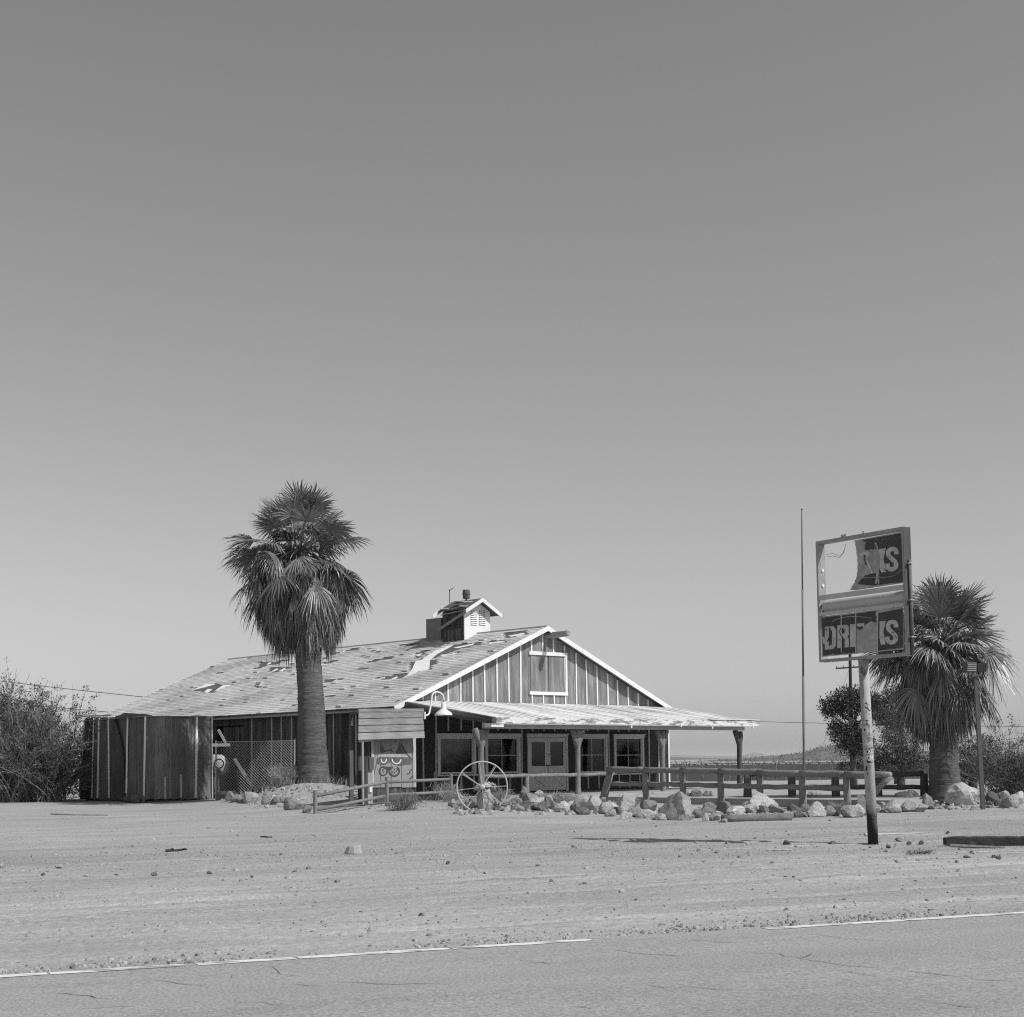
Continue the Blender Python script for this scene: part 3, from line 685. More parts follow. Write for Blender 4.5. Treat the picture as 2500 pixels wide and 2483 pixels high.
def louvres(plane, u0, u1, z0, z1, n, m, back):
    """slats between u0 and u1; plane(u, out, z) gives the point"""
    MB()._add([plane(u0, .004, z0), plane(u1, .004, z0), plane(u1, .004, z1), plane(u0, .004, z1)], [(0, 1, 2, 3)]).build('louvre_shadow_sheet', back, cup)
    st = (z1-z0)/n
    for i in range(n):
        z = z0 + (i + .3)*st
        a, b, c, d = plane(u0, .006, z + st*.62), plane(u1, .006, z + st*.62), plane(u1, .035, z + st*.0), plane(u0, .035, z)
        e = Vector((0, 0, -.012)); MB()._add([a, b, c, d, a+e, b+e, c+e, d+e], [(0, 3, 2, 1), (4, 5, 6, 7), (3, 7, 6, 2), (0, 1, 5, 4), (1, 2, 6, 5), (0, 4, 7, 3)]).build('louvre_slat', m, cup)
M['black'] = mat('louvre_shadow_gap', 0.03, .95, .05)  # black sheet behind the slats, shade between them put into its colour
ml = lambda x, y: fa(1040 + x*.11387, 1400 + y*.11387, -vc)
for x0, x1 in ((958, 1088), (1135, 1270)):
    a0, zt = ml(x0, 785); a1, _ = ml(x1, 795); _, zb = ml(x0, 1105)
    louvres(lambda u_, o_, z_: Vector((u_, vc - o_, z_)), a0, a1, zb, zt, 8, M['cupola_white'], M['black'])
for k in range(2):
    y0 = vc + .22 + k*.52
    louvres(lambda u_, o_, z_: Vector((ca0 - o_, u_, z_)), y0, y0 + .42, cze - .72, cze - .08, 8, M['siding_dark'], M['black'])
# tin bucket-shaped vent cap on the cupola ridge
pv, pz = sv(1138.5, 1462, RA)
vent = MB().lathe([(.001, -.02), (.035, -.02), (.035, .06), (.12, .06), (.145, .07), (.15, .12), (.14, .2), (.16, .215), (.165, .23), (.15, .4), (.145, .42), (.001, .43)], 14).build('vent_cap', M['steel_dark'], bld, smooth=False)
vent.location = (RA, pv, czr + .10)
M['cooler'] = mat('dull_cooler_metal', .20, .7, .3, var=(1.5, .1))
# cooler box behind the cupola
cv0, _ = sv(1080, 1550, RA); 
MB().box(RA - .35, RA + .45, vb_ + .5, vb_ + 1.45, RZ - .25, RZ + .78).build('rooftop_cooler', M['cooler'], bld)
# antenna
an = thing('tv_antenna', 'thin bent television antenna behind the cupola on the roof ridge', 'antenna', BW(RA, -(vb_ + .35), RZ), TH)
MB().tube([(0, 0, -.1), (0, 0, 1.95)], .018, 6).build('mast', M['steel_dark'], an)
for z, L_ in ((1.93, .10), (1.40, .12), (1.15, .1), (.9, .1), (.42, .1)):
    MB().tube([(-.02, -L_, z), (0, L_*.3, z + .01)], .014, 5).build('element', M['steel_dark'], an)
MB().tube([(0, 0, 1.9), (.03, -.22, 2.02)], .014, 5).build('boom', M['steel_dark'], an)

# porch: plank roof, fascia, beams, forked log posts, floor
A0, A1 = .25, 14.62; PS = (ZI - ZF)/DP
a = A0; i = 0
while a < A1:
    wd = rng.uniform(.17, .24); b = min(a + wd, A1); L_ = DP + rng.uniform(-.01, .03); dz = rng.uniform(0, .02)
    mb = MB(); mb._add([(a+.004, -.031, ZI - .03), (b-.004, -.031, ZI - .03), (b-.004, -L_, ZI - .03 - PS*L_), (a+.004, -L_, ZI - .03 - PS*L_),
             (a+.004, -.031, ZI + dz), (b-.004, -.031, ZI + dz + rng.uniform(-.006, .006)), (b-.004, -L_, ZI - PS*L_ + dz), (a+.004, -L_, ZI - PS*L_ + dz)],
            [(0, 1, 2, 3), (4, 7, 6, 5), (0, 4, 5, 1), (1, 5, 6, 2), (2, 6, 7, 3), (3, 7, 4, 0)])
    mb.build('porch_roof_board', M['plank_roof'], bld); a = b
FS = DP + .035
MB().box(A0 + .2, A1 + .02, -FS - .035, -FS, ZF - .20, ZF + .0).build('porch_fascia', M['fascia'], bld)
MB().box(A0 + .2, A1 + .03, -FS - .02, -FS - .0005, ZF - .225, ZF - .203).build('drip_edge', M['trim'], bld)
MB().box(A1 - 3.0, A1 + .05, -FS - .08, -FS + .12, ZF + .03, ZF + .055).build('roof_edge_flashing', M['trim'], bld)
MB().box(A0 + .1, A1 - .35, -DP + .33, -DP + .53, ZF - .36, ZF - .08).build('porch_beam', M['trim_dirty'], bld)
MB().tube([(A0 - .02, .1, ZI - .1), (A0 - .05, -1.6, ZI - .12 - 1.6*PS), (A0 + .02, -3.2, ZI - .10 - 3.2*PS), (A0 + .1, -DP - .08, ZI - .1 - DP*PS)], [.15, .13, .14, .12], 7, jit=.15).build('porch_edge_log', M['wood_dark'], bld)
for k in range(1, 16):
    x = A0 + k*.93
    MB().frame((x, -.04, ZI - .16), (.05, 0, 0), (0, -DP + .25, -PS*(DP - .25)), (0, 0, .12)).build('rafter', M['wood_dark'], bld)
MB().box(A0 - .02, A0 + .55, -DP - .06, -DP + .28, ZF - .32, ZF - .19).build('beam_end_tin', M['fascia'], bld)
p0, sp_, PN = .2247, 4.5992, DP - .45
for k in range(4):
    x = p0 + k*sp_; lean = (0, .03, -.02, .06)[k]; rr = (.108, .098, .098, .105)[k]
    mb = MB(); zs = [-.06, .0, .35, .8, 1.2, 1.6, 1.85, 2.05, 2.24]
    rads = [rr*1.25, rr*1.15, rr, rr*.95, rr*.92, rr*.95, rr*1.15, rr*1.3, rr*1.2]
    mb.tube([(x + lean*z/2 + rng.uniform(-.012, .012), -PN + rng.uniform(-.012, .012), z) for z in zs], rads, 10, jit=.07, rng=rng)
    sd_ = ((-1, 1), (-1, 1), (-1, 1), (-1,))[k]
    for sg in sd_:
        mb.tube([(x + lean*.8, -PN, 1.58), (x + sg*.14 + lean, -PN, 1.95), (x + sg*.27 + lean, -PN, 2.27)], [.08, .10, .105], 8, jit=.1, rng=rng)
    mb.build('porch_post', M['log'] if k < 3 else M['wood_dark'], bld, smooth=True)
MB().box(-.2, WB + .1, -DP - .5, -.0, -.5, -.003).build('porch_floor', M['concrete'], bld)
x = -.2
while x < 6.6:
    for j, (z0, z1_) in enumerate(((-.2, -.008), (-.405, -.205))):
        o_ = .2 if j else 0
        MB().box(x + o_ + .005, x + o_ + .395, -DP - .66 + rng.uniform(-.008, .008), -DP - .505, z0 + .004, z1_).build('cinder_block', M['block'], bld)
    x += .4
for (cx_, cy_) in ((1540, 1775), (1660, 1770), (1838, 1775), (1738, 1777)):      # scraps hanging off the fascia
    aa, zz = fa(cx_ if cx_ != 1838 else 1836, cy_, FS)
    MB().bar((aa, -FS - .03, zz + .06), (aa + rng.uniform(-.05, .05), -FS - .04, zz - rng.uniform(.03, .12)), .05, .05, up=(1, 0, 0)).build('torn_scrap', M['trim'], bld)

# weathered plank panel and painted boards left of the front corner
PNL = 2.60; PB = 2.15
zc = lambda x, y, n: fa(860 + x*.15634, 1700 + y*.15634, n)
rows_ = [((100, 195), (1120, 190), (1120, 242), (100, 240)), ((102, 250), (1117, 250), (1112, 325), (104, 345)), ((100, 358), (1116, 332), (1118, 430), (100, 450)), ((98, 462), (1120, 440), (1122, 532), (98, 563)), ((96, 575), (1125, 545), (1133, 648), (97, 680))]
for r_ in rows_:
    pts = []
    for (x, y) in r_: aa, zz = zc(x, y, PNL); pts.append((aa, -PNL, zz))
    MB().poly(pts, (0, .035, 0)).build('weathered_plank', M['wood'], bld)
aL, _ = zc(100, 400, PNL); aR, _ = zc(1120, 400, PNL); _, zT = zc(100, 200, PNL); _, zBt = zc(600, 660, PNL)
for aa in (aL + .12, (aL+aR)/2, aR - .12): MB().box(aa - .05, aa + .05, -PNL + .036, -PNL + .10, zBt + .05, zT - .04).build('panel_stud', M['wood_dark'], bld)
for aa in (aL + .12, aR - .12): MB().box(aa - .05, aa + .05, -PNL + .101, -PB + .14, zT - .16, zT - .07).build('panel_bracket', M['wood_dark'], bld); MB().box(aa - .05, aa + .05, -PB + .06, -PB + .14, -.3, zT - .17).build('panel_post', M['wood_dark'], bld)
xsb = [312, 440, 605, 767, 945]
M['mural_board'] = mat('mural_board_paint', 0.27, 0.85, 0.15, var=(1.5, .2), streak=((24, 24, 2), .25))
brd = []
for x0, x1 in zip(xsb, xsb[1:]):
    q0, zt = zc(x0 + 4, 640, PB); q1, _ = zc(x1 - 4, 640, PB); _, zb = zc(x0, 1422 + rng.uniform(-4, 6), PB)
    brd.append((q0, q1, MB().box(q0, q1, -PB, -PB + .03, zb, zt).build('mural_board', M['mural_board'], bld)))
for x0, x1 in ((290, 328), (940, 985)):
    q0, zt = zc(x0, 640, PB); q1, _ = zc(x1, 640, PB); _, zb = zc(x0, 1420, PB)
    MB().box(q0, q1, -PB - .03, -PB - .001, zb, zt).build('mural_frame_post', M['trim_dirty'], bld)
qa, zt = zc(285, 640, PB); qb, zb = zc(990, 1480, PB)
MB().box(qa - .5, qb + .05, -PB + .031, -PB + .05, -.2, zt + .3).build('backing_board', M['siding_dark'], bld)
M['spray_dark'] = mat('dark_spray_paint', 0.075, .8, .2, var=(9, .5), streak=((24, 24, 2), .4)); M['spray_white'] = mat('white_spray_paint', 0.62, .7, .2, var=(9, .3), streak=((24, 24, 2), .3)); M['spray_mid'] = mat('grey_spray_paint', 0.115, .8, .2, var=(7, .5), streak=((24, 24, 2), .4))
M['spray_pale'] = mat('pale_spray_paint', 0.36, .8, .2, var=(7, .3), streak=((24, 24, 2), .3))
def mark(pts, m, lift):
    q = [zc(x, y, PB) for x, y in pts]; c_ = sum(p[0] for p in q)/len(q)
    par = min(brd, key=lambda b: abs((b[0]+b[1])/2 - c_))[2]
    MB().poly([(p[0], -PB - lift, p[1]) for p in q], (0, .002, 0)).build('painted_mark', m, par)
def stroke(pts, wd, m, lift):
    pts = [Vector((x, y, 0)) for x, y in pts]; lft = []; rgt = []
    for i, p in enumerate(pts):
        d = (pts[min(i+1, len(pts)-1)] - pts[max(i-1, 0)]).normalized(); s = Vector((-d.y, d.x, 0))*wd/2
        lft.append(p + s); rgt.append(p - s)
    for i in range(len(pts)-1):
        mark([(lft[i].x, lft[i].y), (lft[i+1].x, lft[i+1].y), (rgt[i+1].x, rgt[i+1].y), (rgt[i].x, rgt[i].y)], m, lift)
arc = lambda cx, cy, rx, ry, d0, d1, n=10: [(cx + rx*math.cos(R(d0 + (d1-d0)*i/n)), cy + ry*math.sin(R(d0 + (d1-d0)*i/n))) for i in range(n+1)]
mark([(405, 905), (440, 885), (605, 895), (765, 905), (862, 912), (876, 955), (610, 950), (440, 942), (400, 960)], M['spray_pale'], .004)
mark([(392, 962), (440, 944), (610, 952), (765, 948), (876, 957), (935, 965), (925, 1060), (800, 1072), (735, 1088), (640, 1062), (600, 1022), (560, 1045), (500, 1078), (430, 1062), (384, 1050)], M['spray_mid'], .0065)
stroke(arc(490, 975, 42, 62, 175, 0), 17, M['spray_white'], .009); stroke(arc(690, 985, 68, 66, 185, 0), 19, M['spray_white'], .009)
stroke(arc(482, 1168, 62, 66, 0, 360, 16), 22, M['spray_dark'], .0115); stroke(arc(655, 1172, 78, 70, -60, 250, 14), 26, M['spray_dark'], .014)
mark([(520, 1100), (640, 1100), (610, 1140), (560, 1150)], M['spray_dark'], .0165)
for x, y in ((470, 1150), (495, 1130), (490, 1175), (630, 1180), (655, 1140), (660, 1190), (690, 1160)): mark(arc(x, y, 10, 12, 0, 330, 7), M['spray_dark'], .018)
mark([(432, 890), (462, 745), (512, 855), (480, 880)], M['spray_mid'], .004); mark([(668, 895), (740, 725), (868, 925), (770, 900)], M['spray_mid'], .003)
stroke([(848, 1215), (885, 1208), (905, 1165), (932, 1138)], 16, M['spray_dark'], .004); stroke([(885, 1290), (925, 1270), (950, 1235)], 18, M['spray_dark'], .004)
stroke([(480, 868), (540, 850), (610, 835), (640, 870)], 18, M['spray_dark'], .005); stroke([(395, 965), (360, 1120), (330, 1280)], 16, M['spray_mid'], .005); stroke([(765, 740), (870, 925), (935, 985)], 16, M['spray_dark'], .0055)
# torn curtain inside the third window
cp = [(495, 415), (570, 415), (575, 600), (540, 640), (560, 740), (530, 850), (500, 905), (455, 900), (475, 770), (470, 650), (460, 600)]
cq = [fa(1380 + x*.15528, 1740 + y*.15528, -.16) for x, y in cp]
cu = MB().poly([tuple(CB + U*a_ + V*.16 + Vector((0, 0, z_))) for a_, z_ in cq], tuple(V*.02)).build('torn_curtain', M['cloth'])
tag(cu, 'torn white curtain hanging inside the window right of the double door', 'curtain')
# gooseneck lamp
gp = [(1122, 300), (1165, 300), (1200, 260), (1215, 150), (1232, 0), (1240, -60)]
lamp = thing('gooseneck_lamp', 'white gooseneck barn lamp on the end of the weathered plank panel', 'lamp', BW(*zc(1122, 300, PNL)[:1], PNL, zc(1122, 300, PNL)[1]), TH)
o0 = zc(1122, 300, PNL)
mz = lambda x, y: fa(850 + x*.3022, 1400 + y*.3022, PNL)
path = [(617, 1150), (640, 1146), (655, 1130), (663, 1090), (672, 1030), (678, 985), (690, 965), (715, 957), (745, 965), (765, 985), (771, 1010), (770, 1045)]
pp = [Vector((mz(x, y)[0] - o0[0], 0, mz(x, y)[1] - o0[1])) for x, y in path]
MB().tube(pp, .032, 8).build('arm', M['white_metal'], lamp, smooth=True)
MB().box(-.03, .02, -.06, .06, -.12, .12).build('mount_plate', M['white_metal'], lamp)
shd = MB(); tip = pp[-1]
shd.lathe([(.045, .03), (.075, .0), (.08, -.16), (.10, -.21), (.16, -.26), (.26, -.33), (.315, -.40), (.32, -.44), (.305, -.435), (.25, -.345), (.12, -.28), (.02, -.26)], 24, tip)
shd.build('lamp_shade', M['white_metal'], lamp, smooth=True)
# ---------------------------------------------------------------- fan palms
def frond(mb, o, az, el, pet, rad, rng, spread=100, nseg=32, droop=.35, roll=0.0, tone=1.0, curl=.3, fold=.25, wmul=1.0, hang=0.0):
    """one fan leaf: stalk from o towards az / el, then a fan of pleated segments"""
    d = Vector((math.cos(az)*math.cos(el), math.sin(az)*math.cos(el), math.sin(el)))
    side = Vector((-math.sin(az), math.cos(az), 0)); up = side.cross(d) * -1
    if up.z < 0: up = -up
    side = (side*math.cos(roll) + up*math.sin(roll)).normalized(); up = d.cross(side) * -1
    if up.dot(Vector((0, 0, 1))) < 0 and abs(el) < 1.3: up = -up
    g = Vector((0, 0, -1))
    st = [o + d*pet*t + g*droop*.25*pet*t*t for t in (0, .33, .66, 1)]
    mb.cc = tone*1.3
    mb.tube(st, [.03, .024, .02, .016], 4, caps=False)
    h = st[-1]; d2 = (st[-1] - st[-2]).normalized()
    if hang: d2 = (d2*(1 - hang) + g*hang).normalized(); side = (side - d2*side.dot(d2)).normalized(); up = side.cross(d2)
    for i in range(nseg):
        f = -1 + 2*(i + .5)/nseg; ang = R(spread)*f
        dr = (d2*math.cos(ang) + side*math.sin(ang))
        L_ = rad*(.72 + .28*math.cos(ang*.8))*rng.uniform(.88, 1.08)
        wdir = (side*math.cos(ang) - d2*math.sin(ang))
        tilt = fold*(1 if i % 2 else -1)
        wdir = (wdir*math.cos(tilt) + up*math.sin(tilt)).normalized()
        wd = R(spread)*2/nseg*L_*.52*wmul
        dp = droop*rng.uniform(.7, 1.4); cup_ = curl*f*f
        pts = []
        for s in (0, .3, .58, .82, 1.0):
            p = h + dr*L_*s + g*dp*L_*s**2.6*.9 - up*cup_*L_*s*s*.5
            if s > .8: p += Vector((rng.uniform(-1, 1), rng.uniform(-1, 1), rng.uniform(-1, .4)))*.05*L_
            pts.append(p)
        ws = (.006, wd*.62, wd, wd*.62, .002)
        mb.cc = tone*rng.uniform(.8, 1.25)
        vs = []
        for p, w_ in zip(pts, ws): vs += [p - wdir*w_*.5, p + wdir*w_*.5]
        mb._add(vs, [(2*k, 2*k+1, 2*k+3, 2*k+2) for k in range(4)])
def palm(name, label, base, trunk_prof, crown_z, skirt_top, skirt_bot, skirt_r, levels, pet, rad, seed, dead_n, lean=(0, 0), bend=0.0):
    rng = random.Random(seed); t = thing(name, label, 'palm tree', base)
    tm = MB(); n = 24; k = 150; zs = []; lx = lambda z: lean[0]*z + bend*z*max(z, 0)
    for i in range(k):
        z = -.3 + (crown_z + .3)*i/(k-1)
        for (z0, r0), (z1_, r1) in zip(trunk_prof, trunk_prof[1:]):
            if z0 <= z <= z1_: r_ = r0 + (r1-r0)*(z-z0)/(z1_-z0); break
        else: r_ = trunk_prof[-1][1]
        for j in range(n):
            a = 2*math.pi*j/n; q = r_*(1 + .03*nz(math.cos(a)*2, math.sin(a)*2, z*3 + seed) + .05*nz(z*9, seed, math.sin(a)*.6) + .03*nz(a*3, z*14, seed) + .02*((i % 2)-.5))
            tm.v.append((q*math.cos(a) + lx(z), q*math.sin(a) + lean[1]*z, z))
    tm.f = [(i*n+j, i*n+(j+1) % n, (i+1)*n+(j+1) % n, (i+1)*n+j) for i in range(k-1) for j in range(n)]
    tm.build('trunk', M['trunk'], t, smooth=True)
    # living fronds, each its own part
    for i in range(levels):
        f = (i + .5)/levels; az = i*2.39996 + rng.uniform(-.3, .3); el = R(84 - 118*f**.9 + rng.uniform(-12, 12))
        mb = MB(); o = Vector((lx(crown_z) + .14*math.cos(az), .14*math.sin(az), crown_z + .35 - .75*f + rng.uniform(-.12, .12)))
        pk = (.72 + .55*f if f < .75 else 1.1)*rng.uniform(.75, 1.15)
        frond(mb, o, az, el, pet*pk, rad*rng.uniform(.85, 1.1)*(1.0 if f < .8 else .95), rng, spread=rng.uniform(70, 115), nseg=34, droop=(.12 + .5*f*f)*rng.uniform(.6, 1.7), roll=rng.uniform(-.8, .8), tone=rng.uniform(.65, 1.45), curl=rng.uniform(.1, .6), fold=.35)
        mb.build('frond', M['frond'], t)
    for i in range(20):                                  # inner fronds on short stalks fill the heart of the crown
        az = i*2.39996 + 1.0; mb = MB(); o = Vector((lx(crown_z) + .12*math.cos(az), .12*math.sin(az), crown_z + rng.uniform(-.35, .35)))
        frond(mb, o, az, R(rng.uniform(-25, 62)), pet*rng.uniform(.28, .6), rad*rng.uniform(.8, 1.05), rng, spread=rng.uniform(60, 110), nseg=30, droop=rng.uniform(.2, .7), roll=rng.uniform(-.9, .9), tone=rng.uniform(.6, 1.3), curl=rng.uniform(.1, .6), fold=.35)
        mb.build('frond', M['frond'], t)
    # skirt of dead fronds
    sk = MB()
    for i in range(dead_n):
        f = rng.random()**.8; z = skirt_top + (skirt_bot - skirt_top)*f*.80; az = rng.uniform(0, 6.283)
        el = R(-20 - 30*f + rng.uniform(-12, 12)); o = Vector((.22*math.cos(az) + lx(z), .22*math.sin(az), z + .95 + rng.uniform(-.2, .2)))
        p_ = skirt_r*(.90 - .34*f*f)*rng.uniform(.6, .98)
        frond(sk, o, az, el, p_, rng.uniform(.75, 1.05), rng, hang=rng.uniform(.72, .92), spread=rng.uniform(18, 40), nseg=12, droop=.7, roll=rng.uniform(-.9, .9), tone=rng.uniform(.55, 1.3)*(1.15 - .2*f), curl=.1, fold=.7, wmul=1.25)
    for i in range(int(dead_n*1.6)):                     # loose hanging strips
        f = rng.random(); z = skirt_top + .2 + (skirt_bot - skirt_top)*f*.75; az = rng.uniform(0, 6.283); r_ = skirt_r*(1.02 - .45*f)*rng.uniform(.7, 1.05)
        o = Vector((r_*math.cos(az) + lx(z), r_*math.sin(az), z)); L_ = rng.uniform(.4, 1.4); sk.cc = rng.uniform(.5, 1.4)
        sd_ = Vector((-math.sin(az), math.cos(az), 0)); w_ = rng.uniform(.012, .03); dx = Vector((rng.uniform(-.2, .2), rng.uniform(-.2, .2), 0)) - Vector((math.cos(az), math.sin(az), 0))*.12*L_
        p = [o + dx*s_*s_ + Vector((0, 0, -L_*s_)) for s_ in (0, .4, .75, 1)]
        vs = []
        for q, ww in zip(p, (w_, w_*1.3, w_, .003)): vs += [q - sd_*ww, q + sd_*ww]
        sk._add(vs, [(2*k_, 2*k_+1, 2*k_+3, 2*k_+2) for k_ in range(3)])
    sk.build('dead_frond_skirt', M['dead'], t, kind='stuff')
    return t, rng
PY = 54.3
pb = at_y(764, 1893, PY); pb.z = gz0(pb.x, pb.y) - .05
top = at_y(764, 1342, PY).z - pb.z
pl, prng = palm('fan_palm', 'tall fan palm on a mound beside the side wall of the store', pb,
    [(-.4, .66), (.0, .62), (.5, .55), (1.3, .50), (2.4, .485), (3.2, .46), (4.3, .455), (5.4, .44), (8.5, .40)], top, top - .75, 5.0, 1.70, 54, 1.5, 1.12, 4, 280, lean=(.0, 0), bend=-.0086)
hs = MB()                                                     # old fruit stalks hanging out of the crown
for i in range(26):
    az = prng.choice((2.9, 3.3, 3.6, -.2, .15, -.5, 2.6)) + prng.uniform(-.25, .25); o = Vector((.3*math.cos(az) - .0086*top*top, .3*math.sin(az), top - .3)); L_ = prng.uniform(1.8, 2.9)
    pts = [o + Vector((math.cos(az), math.sin(az), 0))*(L_*s*(1 - .25*s)) + Vector((0, 0, .35*s - 2.3*s**2.4)) for s in (0, .25, .5, .75, 1)]
    hs.cc = prng.uniform(.7, 1.3); hs.tube(pts, [.014, .012, .009, .006, .003], 4)
    for k in range(9):
        s = prng.uniform(.5, 1); q = pts[2].lerp(pts[4], (s - .5)*2); e = q + Vector((prng.uniform(-.12, .12), prng.uniform(-.12, .12), -prng.uniform(.1, .5)))
        hs.tube([q, e], [.006, .003], 3, caps=False)
hs.build('fruit_stalks', M['dead'], pl, kind='stuff')
P2 = 47.0
pb2 = at_y(2308, 1952, P2); pb2.z = gz0(pb2.x, pb2.y)
top2 = at_y(2306, 1582, P2).z - pb2.z
palm('fan_palm', 'shorter fan palm with a full dead skirt behind the drinks sign', pb2,
    [(-.4, .60), (.0, .56), (.35, .50), (1.0, .45), (1.7, .42), (4, .38)], top2, top2 - .45, 2.45, 1.10, 58, 1.25, 1.1, 9, 210, lean=(-.004, 0))

# ---------------------------------------------------------------- shrubs and trees
def blade_cluster(mb, c, r_, k, size, rng, up=.3, tone=(.6, 1.4)):
    for _ in range(k):
        d = Vector((rng.gauss(0, 1), rng.gauss(0, 1), rng.gauss(0, 1) + up)).normalized()
        p = c + d*r_*rng.random()**.5; L_ = size*rng.uniform(.6, 1.4)
        s = d.cross(Vector((rng.uniform(-1, 1), rng.uniform(-1, 1), rng.uniform(-1, 1)))).normalized()*L_*.22
        mb.cc = rng.uniform(*tone)
        e = (d + Vector((rng.uniform(-.5, .5), rng.uniform(-.5, .5), rng.uniform(-.3, .5)))).normalized()*L_
        mb._add([p - s*.6, p + e*.5 - s, p + e, p + e*.5 + s], [(0, 1, 2, 3)])
def broom(name, label, cat, base, h, w_, n, rng, leaf_k, droop=.25, twig=M['twig'], leaf=M['leaf_mid'], lean=(0, 0), group=None, leaf_size=.13, bushy=.0):
    """a many-stemmed broom-like shrub: stems fan out from the base, fine twigs, leaf clumps near the tips"""
    t = thing(name, label, cat, base, group=group); st = MB(); lf = MB(); ends = []
    for i in range(n):
        az = rng.uniform(0, 6.283); sp = rng.random()**.7; L_ = h*rng.uniform(.55, 1.08)*(1 - .35*sp*sp); o = Vector((rng.gauss(0, w_*.10), rng.gauss(0, w_*.10), -.1))
        hv_ = Vector((math.cos(az), math.sin(az), 0))*w_*.5*sp; pts = []
        for s in (0, .25, .5, .75, 1.0):
            pts.append(o + hv_*s**1.15*(1 + .2*s) + Vector((lean[0]*s*s, lean[1]*s*s, L_*(s - droop*sp*s**3))) + Vector((rng.uniform(-1, 1), rng.uniform(-1, 1), 0))*.04*h*s)
        r0 = .006*h*rng.uniform(.5, 1.2); st.cc = rng.uniform(.7, 1.3)
        st.tube(pts, [r0, r0*.8, r0*.6, r0*.4, r0*.2], 4, caps=False); ends.append(pts)
        for _ in range(7):
            k = rng.randrange(1, 4); s = rng.random(); q = pts[k].lerp(pts[k+1], s); dr = (pts[k+1]-pts[k]).normalized()
            e = q + (dr + Vector((rng.gauss(0, .45), rng.gauss(0, .45), rng.gauss(.1, .35)))).normalized()*h*rng.uniform(.08, .24); st.cc = rng.uniform(.7, 1.35)
            m_ = q.lerp(e, .5) + Vector((rng.uniform(-1, 1), rng.uniform(-1, 1), rng.uniform(-.3, 1)))*.015*h
            st.tube([q, m_, e], [r0*.35, r0*.28, r0*.12], 3, caps=False); ends.append([q, m_, e])
    for _ in range(leaf_k):
        p = rng.choice(ends); k = rng.randrange(len(p)-1) if rng.random() < bushy else len(p)-2
        c = p[k].lerp(p[k+1], rng.uniform(.3, 1.05)); blade_cluster(lf, c, leaf_size*1.1, rng.randint(4, 8), leaf_size, rng)
    st.build('stems', twig, t, kind='stuff'); lf.build('leaves', leaf, t, kind='stuff'); return t
rng = random.Random(31)
def gp_(px, py, Y, dz=0):
    p = at_y(px, py, Y); return Vector((p.x, p.y, gz0(p.x, p.y) + dz))
broom('broom_shrub', 'large wispy broom shrub at the left edge beside the dark shed', 'shrub', gp_(70, 1945, 60.5), 4.7, 5.8, 360, rng, 4200, leaf_size=.095, bushy=.8)
broom('broom_shrub', 'taller leafy shrub cut off by the left edge of the picture', 'shrub', gp_(-50, 1945, 62.5), 5.5, 5.4, 260, rng, 3800, leaf_size=.10, bushy=.7)
broom('broom_shrub', 'low dense shrub at the foot of the large broom shrub, next to the shed', 'shrub', gp_(120, 1948, 59.5), 2.3, 3.6, 110, rng, 1700, leaf=M['leaf_dark'], leaf_size=.085, bushy=.8)
def crown_tree(name, label, base, trunk, lumps, rng, leaf, size, per, group=None, tilt=0.0, bark=M['bark']):
    t = thing(name, label, 'tree', base, group=group)
    tb = MB(); tb.tube(trunk, [.20, .17, .14, .10][:len(trunk)], 8, jit=.08); 
    tp = Vector(trunk[-1]); t1 = Vector(trunk[-2])
    for (c, r_) in lumps:
        c = Vector(c); q = t1.lerp(tp, rng.random()); m_ = q.lerp(c, .55) + Vector((0, 0, -.15*r_)); tb.tube([q, m_, c], [.07, .05, .02], 5, caps=False)
    tb.build('trunk', bark, t, smooth=True)
    cm = MB()
    for (c, r_) in lumps:
        c = Vector(c)
        for _ in range(int(per*r_*r_)):
            d = Vector((rng.gauss(0, 1), rng.gauss(0, 1), rng.gauss(0, .75))).normalized(); p = c + d*r_*(.35 + .68*rng.random()**.6)*rng.uniform(.8, 1.12)
            blade_cluster(cm, p, size*1.1, 6, size, rng, up=.5)
    cm.build('crown', leaf, t, kind='stuff'); return t
Y = 63.5; b = gp_(60, 1945, Y); S = Y/3701.6
L3 = lambda px, py, dy, r_: ((Vector((at_y(px, py, Y).x, Y + dy, at_y(px, py, Y).z)) - b)[:], r_*S)
crown_tree('leafy_shrub', 'dense rounded shrub filling the back of the broom shrubs at the left edge', b, [(0, 0, -.2), (.1, 0, .8), (.2, 0, 1.5), (.1, 0, 2.2)],
    [L3(-30, 1710, .2, 60), L3(30, 1725, 0, 55), L3(75, 1760, .3, 55), L3(120, 1800, 0, 50), L3(20, 1800, .2, 65), L3(75, 1840, -.2, 60), L3(140, 1860, .2, 50), L3(0, 1880, 0, 60), L3(60, 1900, .2, 55), L3(120, 1905, .1, 45), L3(165, 1900, .1, 34), L3(165, 1820, .3, 30)], rng, M['leaf_mid'], .12, 110)
